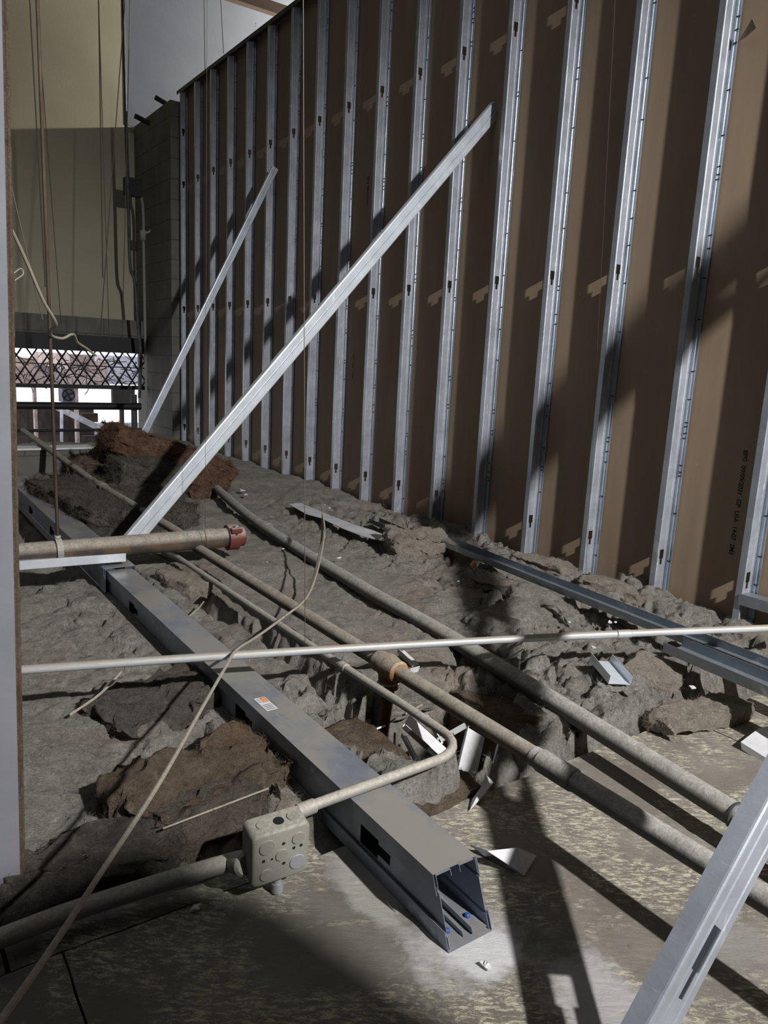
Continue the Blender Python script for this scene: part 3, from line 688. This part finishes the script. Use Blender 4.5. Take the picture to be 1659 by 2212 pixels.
# ------------------------------------------------------------------ boxed steel beam
def beam(lab, x0, x1, y0, y1, h, ks, cut=.055, screws=True):
    t = thing('steel_beam', lab, 'beam', (x0, y0, 0), 'boxed steel beams lying on the tiles')
    def sheared(bm):
        for v in bm.verts:
            if v.co.y < y0+.03: v.co.y += cut*(v.co.z/h)
        return bm
    L = y1-y0
    obj('web', sheared(web_sheet(0, h, 0, L, ks, (x0+.002, y0, 0), (0, 0, 1), (-1, 0, 0), (0, 1, 0), hw=.023, rib=.0025, kl=.135)), M['beam'], t, solid=.0014)
    obj('web', sheared(web_sheet(0, h, 0, L, (), (x1-.002, y0, 0), (0, 0, 1), (1, 0, 0), (0, 1, 0), hw=.019, rib=.0025)), M['beam'], t, solid=.0014)
    w = x1-x0
    obj('top_track', sheared(sheet([(-.003, -.034), (-.0025, 0), (w+.0025, 0), (w+.003, -.034)], [0, L*.30, L*.301, L*.62, L*.621, L], (x0-.0015, y0, h+.001), (1, 0, 0), (0, 0, 1), (0, 1, 0))), M['beam'], t, solid=.0015)
    obj('bottom_track', sheared(sheet([(-.003, .032), (-.0025, 0), (w+.0025, 0), (w+.003, .032)], [0, L], (x0-.0015, y0-.004, .0015), (1, 0, 0), (0, 0, 1), (0, 1, 0))), M['beam'], t, solid=.0015)
    # inner lips of the two facing studs, with the slot between them
    for a, s in ((x0+.003, 1), (x1-.003, -1)):
        obj('stud_flange', sheared(sheet([(0, .0), (s*.036, .0), (s*.036, .010)], [0, L], (a, y0+.004, .006), (1, 0, 0), (0, 0, 1), (0, 1, 0))), M['beam'], t, solid=.0014)
        obj('stud_flange', sheared(sheet([(0, .0), (s*.036, .0), (s*.036, -.010)], [0, L], (a, y0+.004, h-.005), (1, 0, 0), (0, 0, 1), (0, 1, 0))), M['beam'], t, solid=.0014)
    if screws:
        for sx_, sy in ((x0+.022, .035), (x1-.020, .045)):
            bm = bmesh.new(); tube(bm, [(sx_, y0+sy, .006), (sx_, y0+sy, .012), (sx_, y0+sy, .014)], [.0055, .0055, .003], 6); obj('screw', bm, M['blue'], t)
        bm = bmesh.new(); tube(bm, [(x0+.0015, y0+.05, .018), (x0-.003, y0+.05, .018)], .004, 10); tube(bm, [(x0+.0015, y0+.085, .100), (x0-.003, y0+.085, .100)], .004, 10); obj('rivet', bm, M['track'], t)
    return t
bk = [atx(px, py, .805).y-.868 for px, py in ((800, 1820), (520, 1566), (285, 1330))]
nb = beam('near boxed steel beam with an open cut end, running back beside the junction box', .805, .905, .868, 3.16, .122, bk)
# printed sticker on the top
lc = atz(574, 1520, .1245); bm = bmesh.new(); r3 = .09
def lq(a0, b0, a1, b1, zz, mi):
    v = [bm.verts.new((lc.x+x, lc.y+y, lc.z+zz)) for x, y in ((a0, b0), (a1, b0), (a1, b1), (a0, b1))]; bm.faces.new(v).material_index = mi
lq(-.016, -.042, .016, .042, 0, 0); lq(-.002, .008, .014, .040, .0004, 1)
for i in range(4): lq(-.012, -.036+i*.009, .012, -.031+i*.009, .0004, 2)
for i in range(3): lq(-.013, .012+i*.009, -.005, .016+i*.009, .0004, 2)
for i in range(3): lq(.000, .012+i*.009, .012, .014+i*.009, .0008, 0)
lb = obj('sticker', bm, [M['white'], M['lab_o'], M['lab_t']], nb); lb['label'] = 'small white and orange printed sticker'
beam('far boxed steel beam continuing the near one behind the header pipe', .79, .915, 3.14, 6.2, .135, (.45, 1.1, 1.7), cut=0, screws=False)

# ------------------------------------------------------------------ loose tracks on the wool by the wall
ta = atz(966, 1176, .135); tb = atz(1659, 1452, .135); td = (tb-ta)
tw = Vector((1, .1, 0))
channel('steel_track', 'long grey steel track lying on the wool in front of the wall studs', 'track', ta, ta+td*1.15, (1, .08, .12), (-.1, 0, 1), .070, .030, M['track'], webrib=False)
ua = atz(1452, 1402, .15); ub = atz(1659, 1490, .15)
channel('steel_track', 'wider bright-edged track at the right edge partly over the long one', 'track', ua, ua+(ub-ua)*1.6, (1, .1, .05), (-.15, 0, 1), .092, .034, M['track'], webrib=False)
channel('steel_track', 'dark green-grey track lying among the wool left of the pale tuft', 'track', atz(808, 1128, .11), atz(900, 1168, .10), (1, .1, 0), (-.1, 0, 1), .07, .025, M['dark_steel'], webrib=False)
channel('steel_track', 'short silver channel offcut sticking up from the wool at centre right', 'track', atz(1296, 1428, .12), atz(1338, 1478, .10), (1, .1, 0), (-.05, 0, 1), .075, .028, M['bright'], webrib=False)
# flat white strip
def plate(name, lab, cat, pts, mat, th=.003, group=None):
    bm = bmesh.new(); v = [bm.verts.new(p) for p in pts]; bm.faces.new(v); return tag(obj(name, bm, mat, solid=th), lab, cat, group)
plate('metal_strip', 'long torn pale metal strip lying on the wool near the wall', 'strip',
      [atz(*p, .125) for p in ((624, 1089), (650, 1087), (700, 1108), (760, 1132), (806, 1146), (832, 1157), (812, 1166), (772, 1154), (738, 1141), (690, 1118), (660, 1110))], M['whitedirty'])
bm = bmesh.new(); pts = [atz(1118, 1831, .045), atz(1158, 1848, .012), atz(1132, 1892, .006), atz(1104, 1872, .020), atz(1052, 1838, .05)]
v = [bm.verts.new(p) for p in pts]; bm.faces.new((v[0], v[1], v[2])); bm.faces.new((v[0], v[2], v[3])); bm.faces.new((v[0], v[3], v[4]))
tag(obj('metal_scrap', bm, M['whitedirty'], solid=.0012), 'bent triangular scrap of pale metal standing on the tile right of the beam', 'scrap')
plate('metal_scrap', 'dark pointed sliver of metal left of the bent pale scrap', 'scrap', [atz(1016, 1825, .02), atz(1058, 1840, .004), atz(1112, 1884, .003), atz(1046, 1850, .004)], M['dark_steel'], .002)
plate('metal_scrap', 'small white torn corner of metal on the rim of the hole', 'scrap', [atz(1048, 1672, .05), atz(1066, 1690, .03), atz(1042, 1722, .012), atz(1014, 1752, .006), atz(1020, 1726, .008), atz(1044, 1694, .03)], M['whitedirty'], .0015)
bm = bmesh.new(); pa = [atz(1600, 1603, .025), atz(1640, 1573, .030), atz(1720, 1560, .030), atz(1740, 1640, .020), atz(1659, 1640, .012)]
v = [bm.verts.new(p) for p in pa]; bm.faces.new(v); w2 = [bm.verts.new(p-Vector((0, .006, .02))) for p in (pa[0], pa[4], pa[3])]; bm.faces.new((v[0], v[4], w2[1], w2[0])); bm.faces.new((v[4], v[3], w2[2], w2[1]))
tag(obj('metal_plate', bm, M['whitedirty'], solid=.0015), 'dusty pale metal plate with a folded edge at the right edge', 'plate')
# broken white grid pieces in the hole
def ang(lab, P, Q, wdir, w1, w2_, mat='whitedirty'):
    P, Q = Vector(P), Vector(Q); e_ = (Q-P).normalized(); a = Vector(wdir); a = (a-e_*a.dot(e_)).normalized(); b_ = e_.cross(a)
    bm = sheet([(w1, 0), (0, 0), (0, w2_)], [0, (Q-P).length], P, a, b_, e_); return tag(obj('grid_offcut', bm, M[mat], solid=.0016), lab, 'grid piece', 'white ceiling grid offcuts in the hole')
ang('broad white offcut in the hole just right of the riser pipe', atz(868, 1572, .06), atz(952, 1648, -.03), (1, .4, .3), .050, .022)
ang('narrow white offcut closest to the riser pipe in the hole', atz(866, 1590, .0), atz(908, 1672, -.04), (1, .2, .0), .018, .012)
ang('upright white sliver standing behind the curved conduit in the hole', atz(918, 1548, .03), atz(950, 1608, -.02), (1, .1, .2), .012, .016)
ang('thin grey sliver beside the upright one in the hole', atz(944, 1566, .01), atz(956, 1600, -.02), (1, .1, .2), .008, .008)
ang('long thin white strip pointing right in the hole', atz(948, 1606, -.02), atz(1008, 1572, .02), (.2, 1, .2), .010, .022)
ang('large white curved offcut standing right of the curved conduit', atz(1008, 1570, .05), atz(985, 1665, -.02), (1, .15, .1), .062, .012)
ang('thin white sliver at the far right of the hole under the branch pipe', atz(1074, 1608, .02), atz(1060, 1662, -.03), (1, 0, .1), .008, .008)
ang('white folded offcut behind the rusty tee', atz(858, 1410, .11), atz(890, 1440, .09), (1, .2, .1), .030, .018)
ang('white folded offcut at the left of the rusty tee', atz(796, 1460, .05), atz(832, 1496, .02), (1, .2, .1), .036, .015)
ang('small white folded tab lying right of the rusty tee', atz(884, 1456, .08), atz(904, 1450, .08), (0, 1, .2), .02, .02)
tag(obj('orange_cap', tubes([atz(1022, 1222, .11), atz(1022, 1222, .11)+Vector((0, -.008, .022))], [.016, .010], 10), M['orange']), 'small round orange cap lying beside the floor track', 'cap')
# plaster chips
chips = [(524, 1060, .022), (532, 1070, .02), (423, 1104, .008), (612, 1187, .008), (700, 1091, .010), (733, 1206, .010), (1076, 1250, .010), (1318, 1345, .010), (1283, 1400, .010), (1452, 1418, .012), (1494, 1486, .010),
         (238, 1736, .012), (247, 1726, .004), (1046, 2084, .010), (1053, 2090, .008), (577, 1215, .004), (860, 1100, .005), (1330, 1345, .006), (1230, 1345, .005), (421, 1964, .009), (428, 1958, .005), (990, 1256, .006), (1170, 1510, .005), (712, 1098, .006)]
rr = random.Random(9); nm = ['by the far end of the wide pipe', 'beside the chip nearest the far studs', 'right of the long brace foot', 'beside the wide pipe joint', 'on the pale strip', 'between the two long pipes',
     'near the orange cap', 'left of the wall base below the track', 'just above the crossing conduit at right', 'right of the crossing conduit shadow', 'beside the tan wool block', 'on the smooth dust left of the brown heap',
     'touching the chip on the smooth dust', 'in front of the beam end', 'touching the chip in front of the beam end', 'behind the branch pipe', 'near the dark track', 'beside the chip above the conduit', 'left of the chips above the conduit',
     'on the tile below the left conduit', 'touching the chip below the left conduit', 'on the wool left of the orange cap', 'on the wool mound right of the wide pipe', 'at the middle of the pale strip']
for (px, py, s), w in zip(chips, nm):
    zf = .004 if py > 1700 else .11
    P = atz(px, py, zf); bm = bmesh.new(); n = rr.randint(4, 6)
    pts = [P+Vector((math.cos(2*math.pi*i/n)*s*rr.uniform(.6, 1.3), math.sin(2*math.pi*i/n)*s*rr.uniform(.6, 1.4), rr.uniform(-.1, .5)*s)) for i in range(n)]
    poly_prism(bm, pts, Vector((0, 0, .003))); tag(obj('plaster_chip', bm, M['white']), 'small white plaster chip '+w, 'chip', 'white plaster chips scattered on the wool')
# sticks and wire offcuts lying about
def stick(lab, pts, r, mat='tan', name='wire_offcut'):
    tag(obj(name, tubes(catmull(pts, 5), r, 7), M[mat]), lab, 'wire', 'loose wire offcuts')
stick('straight wire offcut pointing at the square box from the upper left', [atz(352, 1790, .09), atz(470, 1745, .10), atz(580, 1703, .11)], .0022)
stick('straight wire offcut near the lower left board', [atz(60, 1895, .05), atz(150, 1860, .055), atz(250, 1825, .06)], .0024)
stick('dusty wire lying above the beam below the crossing conduit', [atz(150, 1545, .06), atz(215, 1500, .08), atz(262, 1452, .10)], .004)
stick('thin pale wire on the wool above the crossing conduit', [atz(1095, 1402, .12), atz(1125, 1390, .13), atz(1150, 1368, .12)], .0025)
stick('curled wire lying among wool right of the wide pipe', [atz(1085, 1430, .11), atz(1110, 1415, .12), atz(1130, 1402, .12)], .0022)
stick('pale wire behind the riser pipe', [atz(870, 1545, .06), atz(890, 1535, .06), atz(912, 1522, .07)], .0028)
stick('white rod stub in the hole left of the riser', [atz(798, 1584, .0), atz(815, 1574, .01), atz(832, 1568, .01)], .003, 'white')
stick('wire curling over the wool above the beam', [atz(402, 1336, .11), atz(425, 1318, .12), atz(440, 1300, .12)], .003)

# ------------------------------------------------------------------ cables and hanging wires
cab = [((697, 1108), .34), ((701, 1150), .30), ((690, 1215), .25), ((674, 1268), .22), ((655, 1300), .205), ((620, 1328), .20), ((560, 1372), .20), ((510, 1405), .235), ((488, 1440), .245), ((436, 1530), .26), ((345, 1690), .30), ((215, 1890), .34), ((100, 2065), .38), ((-20, 2235), .42)]
tag(obj('tan_cable', tubes(catmull([atz(*p, z) for p, z in cab], 6), .0042, 8), M['tan']), 'tan cable slung from the hanging wire across the conduit to the lower left corner', 'cable')
cab = [((697, 1110), .33), ((694, 1170), .27), ((682, 1230), .18), ((665, 1285), .13), ((652, 1305), .12)]
tag(obj('black_cable', tubes(catmull([atz(*p, z) for p, z in cab], 6), .0042, 8), M['wire']), 'dark cable hanging beside the tan one above the branch pipe', 'cable')
def hw_(lab, Y, a, b_, r, mat='wire', up=True, cat='wire'):
    A_, B_ = aty(*a, Y), aty(*b_, Y)
    A_ = B_+(A_-B_)*((6.95-B_.z)/max(.01, A_.z-B_.z))
    tag(obj('hanging_wire', tubes([A_, B_], r, 6), M[mat]), lab, cat, 'thin wires hanging from above')
hw_('pale hanging wire dropping down the middle of the photo in front of the studs', 2.0, (655, 0), (659, 1385), .0013, 'tan')
hw_('thin wire in front of the third wall stud from the right, reaching the floor track', 2.3, (1316, 250), (1262, 1305), .0007)
hw_('thin wire just right of the foot of the long brace', 3.1, (446, 330), (443, 1165), .0008)
hw_('leftmost thin hanging wire behind the rusty rod', 5.0, (64, 0), (98, 620), .0035)
hw_('thin brown wire left of the middle of the yellow wall', 6.0, (213, 0), (222, 600), .0045)
hw_('leaning wire crossing the yellow wall towards its lower middle', 6.0, (262, 110), (216, 730), .0035)
hw_('second leaning wire low on the yellow wall', 6.0, (228, 480), (236, 735), .003)
hw_('far thin wire against the blue-grey wall, left one', 7.5, (441, 0), (443, 150), .004)
hw_('far thin wire against the blue-grey wall, right one', 7.5, (477, 0), (483, 115), .004)
hw_('thin wire beside the thick cable at the yellow wall edge', 7.0, (281, 0), (264, 735), .0035)
hw_('thin wire by the left gypsum board reaching the junction of ropes', 4.0, (24, 400), (92, 690), .003, 'tan')
hw_('thin wire left of the leaning ones over the yellow wall', 6.5, (92, 180), (132, 700), .003)
rp = [(-10, 450), (22, 492), (55, 560), (93, 648), (121, 698), (110, 712), (112, 725), (135, 731), (158, 722), (168, 740), (186, 752), (207, 768)]
tag(obj('cream_rope', tubes(catmull([aty(*p, 2.6+.1*i) for i, p in enumerate(rp)], 5), .0055, 8), M['cream']), 'cream cord running down from the left edge and curling over the opening', 'cord')
rp = [(30, 590), (45, 580), (50, 592), (32, 606)]
tag(obj('cord_loop', tubes(catmull([aty(*p, 2.8) for p in rp], 5), .002, 6), M['cream']), 'small loop of cord by the left gypsum board', 'cord')

# ------------------------------------------------------------------ gypsum board standing at the left
gy = 1.36
def gp(px, py): return aty(px, py, gy)
A0 = gp(18, 0); A1 = gp(56, 1935)
t = thing('upright_board', 'upright grey gypsum board with a torn brown edge at the left', 'board', (A1.x-.3, gy, 0))
bm = bmesh.new(); N = 160
n0 = None
for i in range(N+1):
    f = i/N; z = -.02+3.6*f; xe = A1.x+(A0.x-A1.x)*((z-A1.z)/(A0.z-A1.z))
    j = .0025*mn.noise(Vector((0, z*40, 1)))+.0015*mn.noise(Vector((0, z*140, 1)))
    row = [bm.verts.new((xe-.0115, gy-.016, z)), bm.verts.new((xe-.0085, gy-.0175, z)), bm.verts.new((xe-.002+j, gy-.009, z)), bm.verts.new((xe+j*.6, gy, z)), bm.verts.new((xe-.002+j, gy+.003, z))]
    if n0:
        for a in range(4): bm.faces.new((n0[a], n0[a+1], row[a+1], row[a]))
    n0 = row
obj('torn_edge', bm, M['gyp_edge'], t, smooth=True)['label'] = 'torn brown gypsum edge'
zt = 3.58; zb = -.02
xt = A1.x+(A0.x-A1.x)*((zt-A1.z)/(A0.z-A1.z)); xb_ = A1.x+(A0.x-A1.x)*((zb-A1.z)/(A0.z-A1.z))
bm = bmesh.new(); v = [bm.verts.new(p) for p in ((xb_-.9, gy-.016, zb), (xb_-.0095, gy-.016, zb), (xt-.0095, gy-.016, zt), (xt-.9, gy-.016, zt), (xb_-.9, gy+.003, zb), (xb_-.005, gy+.003, zb), (xt-.005, gy+.003, zt), (xt-.9, gy+.004, zt))]
for f in ((0, 1, 2, 3), (4, 7, 6, 5), (0, 4, 5, 1), (1, 5, 6, 2), (2, 6, 7, 3), (3, 7, 4, 0)): bm.faces.new([v[i] for i in f])
obj('board_face', bm, M['gyp_grey'], t)

# unseen panel added behind the camera, outline shaped to shade the lower left tiles
bm = bmesh.new()
poly_prism(bm, [Vector((-.20, -.62, -.02)), Vector((1.07, -.62, -.02)), Vector((1.09, -.62, 1.62)), Vector((1.02, -.62, 1.77)), Vector((.84, -.62, 1.73)), Vector((.62, -.62, 1.64)), Vector((-.20, -.62, 1.66))], Vector((0, .016, 0)))
tag(obj('upright_board', bm, M['gyp_grey']), 'unseen grey panel added behind the camera to shade the lower left tiles', 'board')

# ------------------------------------------------------------------ far end: opening, joist, pipes, conduits
YF = 9.0
def yb_(px, py, Y=YF): return aty(px, py, Y)
zt_ = yb_(150, 733).z
bmh = bmesh.new(); bx(bmh, (-5, 9.2, 1.19), (2.84, 9.42, 1.40)); tag(obj('trim_2', bmh, M['block']), kind='structure')
jt = yb_(150, 757, 9.1).z; jb = yb_(150, 830, 9.1).z
t = thing('lattice_joist', 'black open lattice joist hanging across the top of the bright opening', 'joist', (1, 9.1, jb))
bm = bmesh.new(); bx(bm, (-5, 9.06, jt-.0), (2.84, 9.14, 1.195)); obj('top_chord', bm, M['black'], t)
bm = bmesh.new(); bx(bm, (-5, 9.06, jb-.045), (2.84, 9.14, jb)); obj('bottom_chord', bm, M['black'], t)
x = .9
i = 0
while x < 2.9:
    for s, y in ((1, 9.08), (-1, 9.12)):
        a, b_ = (x, x+.26) if s > 0 else (x+.26, x)
        bm = tubes([(a, y, jb-.01), (b_, y, jt+.01)], .009, 6); obj('lattice_bar', bm, M['black'], t)
    x += .155; i += 1
obj('middle_rod', tubes([(.6, 9.1, (jt+jb)/2+.04), (2.84, 9.1, (jt+jb)/2+.02)], .006, 6), M['black'], t)
def hp(lab, py, r, Y, x1=2.78):
    a = yb_(45, py, Y); b_ = yb_(290, py, Y); zz = (a.z+b_.z)/2
    tag(obj('black_pipe', tubes([(-2, Y, zz), (x1, Y, zz)], r, 14), M['black']), lab, 'pipe', 'black pipes across the opening')
hp('thick black pipe crossing the bright opening', 877, .040, 8.6, 2.60); hp('thin black pipe crossing low in the bright opening', 929, .017, 8.6, 2.62)
tag(obj('black_post', tubes([(yb_(293, 880, 8.6).x, 8.66, -.6), (yb_(293, 880, 8.6).x, 8.66, .56)], .035, 10), M['dark_steel']), 'dark post at the right end of the black pipes', 'post')
# conduits on the block wall
XW = 2.80
def wl(px, py, X=XW): return atx(px, py, X)
bp = aty(313, 930, 8.9); 
def yv(px, py, Y=8.9): p = aty(px, py, Y); return p
t = thing('wall_conduit', 'grey conduit with elbows running up the grey block wall', 'conduit', yv(314, 930))
obj('tube', tubes(catmull([yv(313, 940), yv(316, 860), yv(313, 700), yv(310, 520), yv(310, 480), yv(308, 440), yv(303, 415), yv(303, 395)], 5), .016, 10), M['conduit'], t)
obj('tube', tubes(catmull([yv(312, 505), yv(325, 498), yv(334, 475), yv(336, 440), yv(337, 360), yv(336, 290), yv(339, 268)], 5), .013, 10), M['conduit'], t)
obj('fitting', tubes([yv(309, 520), yv(309, 498)], .036, 8), M['conduit'], t)
bm = bmesh.new(); a = yv(269, 421, 8.85); b_ = yv(304, 389, 8.85); bx(bm, (a.x, 8.8, a.z), (b_.x, 8.9, b_.z)); tag(obj('dark_box', bm, M['black']), 'small black box bracketed at the edge of the block wall', 'box')
tag(obj('thick_cable', tubes(catmull([yv(264, -300, 8.7), yv(266, 0, 8.7), yv(272, 262, 8.7), yv(277, 420, 8.7), yv(281, 570, 8.7), yv(291, 610, 8.7), yv(298, 700, 8.7), yv(304, 770, 8.7), yv(301, 860, 8.7)], 6), .018, 8), M['dark_steel']), 'thick dark cable dropping along the edge of the yellow wall', 'cable')
for i, (p, q_, L) in enumerate((((335, 210), (362, 220), 'upper'), ((291, 250), (318, 255), 'lower'))):
    a = atx(*p, 2.6); b_ = atx(*q_, 2.86)
    tag(obj('steel_stub', tubes([aty(*p, 8.9), aty(*q_, 8.9)+Vector((.22, 0, -.10))], .028, 6), M['black']), 'short dark steel stub poking from the top of the block wall, %s one' % L, 'stub', 'dark steel stubs on the block wall')
a = aty(475, -12, 9.0); b_ = aty(625, 38, 9.0)
t = thing('ceiling_beam', 'brown beam crossing the blue-grey wall at the top', 'beam', a)
dvv = (b_-a); bm = bmesh.new(); poly_prism(bm, [a, a+dvv*1.6, a+dvv*1.6+Vector((0, 0, .12)), a+Vector((0, 0, .12))], Vector((0, .1, 0))); obj('beam_body', bm, M['woodbeam'], t)

# outside, seen through the opening
def card(name, lab, cat, p, q_, Y, mat, th=.12, dz0=0, dz1=0):
    a = aty(*p, Y); b_ = aty(*q_, Y); bm = bmesh.new(); bx(bm, (a.x, Y, -.8 if dz0 else b_.z), (b_.x, Y+th, a.z)); return tag(obj(name, bm, M[mat]), lab, cat)
card('outside_panel', 'dark brown low wall outside below the black pipe', 'wall', (20, 882), (205, 975), 13, 'brownpanel')
card('outside_panel', 'grey-brown shed wall outside at the right of the opening', 'wall', (244, 838), (292, 878), 12.5, 'brownpanel')
card('outside_panel', 'brown boarded wall outside low at the right of the opening', 'wall', (178, 942), (300, 990), 12.8, 'brownpanel')
card('outside_post', 'thin dark post outside at the right of the opening', 'post', (262, 880), (269, 935), 12.4, 'brownpanel')
card('outside_panel', 'small brown slatted wall outside below the thick pipe', 'wall', (177, 893), (212, 912), 12.6, 'woodbeam')
card('pink_awning', 'pink awning outside behind the lattice', 'awning', (150, 765), (205, 800), 12.2, 'pinkcloth', 2.85)
card('outside_post', 'pinkish post outside left of the vent fan', 'post', (72, 830), (80, 876), 12.2, 'pinkcloth', dz0=1)
card('outside_post', 'pinkish post outside right of the vent fan', 'post', (162, 832), (170, 876), 12.2, 'pinkcloth', dz0=1)
a = aty(118, 884, 12.0); b_ = aty(262, 955, 12.0); bm = bmesh.new(); poly_prism(bm, [a, b_, b_+Vector((0, 0, .10)), a+Vector((0, 0, .10))], Vector((0, .1, 0)))
tag(obj('white_rail', bm, M['white']), 'white sloping rail outside running down to the right', 'rail')
tag(obj('white_post', tubes([aty(133, 885, 11.8), aty(133, 965, 11.8)], .022, 8), M['white']), 'thin white post outside standing before the brown wall', 'post')
t = thing('vent_fan', 'grey square vent fan outside above the thick black pipe', 'fan', aty(148, 868, 12))
a = aty(135, 838, 12.0); b_ = aty(161, 870, 12.0); bm = bmesh.new(); bx(bm, (a.x, 12.0, b_.z), (b_.x, 12.3, a.z)); obj('housing', bm, M['greywall'], t)
cfn = aty(148, 853, 11.95); rg = [cfn+Vector((math.cos(2*math.pi*i/20)*.085, 0, math.sin(2*math.pi*i/20)*.085)) for i in range(21)]
obj('guard_ring', tubes(rg, .012, 6), M['black'], t)
for k in range(4):
    a_ = k*math.pi/2+.5; obj('blade', tubes([cfn, cfn+Vector((math.cos(a_)*.075, 0, math.sin(a_)*.075))], [.008, .022], 6), M['black'], t)
card('far_building', 'pinkish brown building outside behind the branches', 'building', (20, 772), (232, 832), 15, 'pinkcloth', 2)
card('far_building', 'lilac-grey building outside at the right behind the lattice', 'building', (232, 768), (330, 832), 15.5, 'lilac', 2)
# bare branches beyond the lattice
bm = bmesh.new(); r5 = random.Random(3)
for i in range(85):
    p = aty(r5.uniform(40, 305), r5.uniform(770, 832), 11.3); q_ = p+Vector((r5.uniform(-.35, .35), r5.uniform(-.2, .2), r5.uniform(-.2, .2))); mth = (p+q_)/2+Vector((0, 0, r5.uniform(-.06, .06)))
    tube(bm, catmull([p, mth, q_], 3), r5.uniform(.003, .008), 5)
tag(obj('bare_branches', bm, M['branch']), 'tangle of thin bare branches outside behind the lattice joist', 'branches', kind='stuff')
# outdoor ground
tag(obj('ground', box((-8, 9.7, -.9), (12, 20, -.8)), M['greywall']), kind='structure')
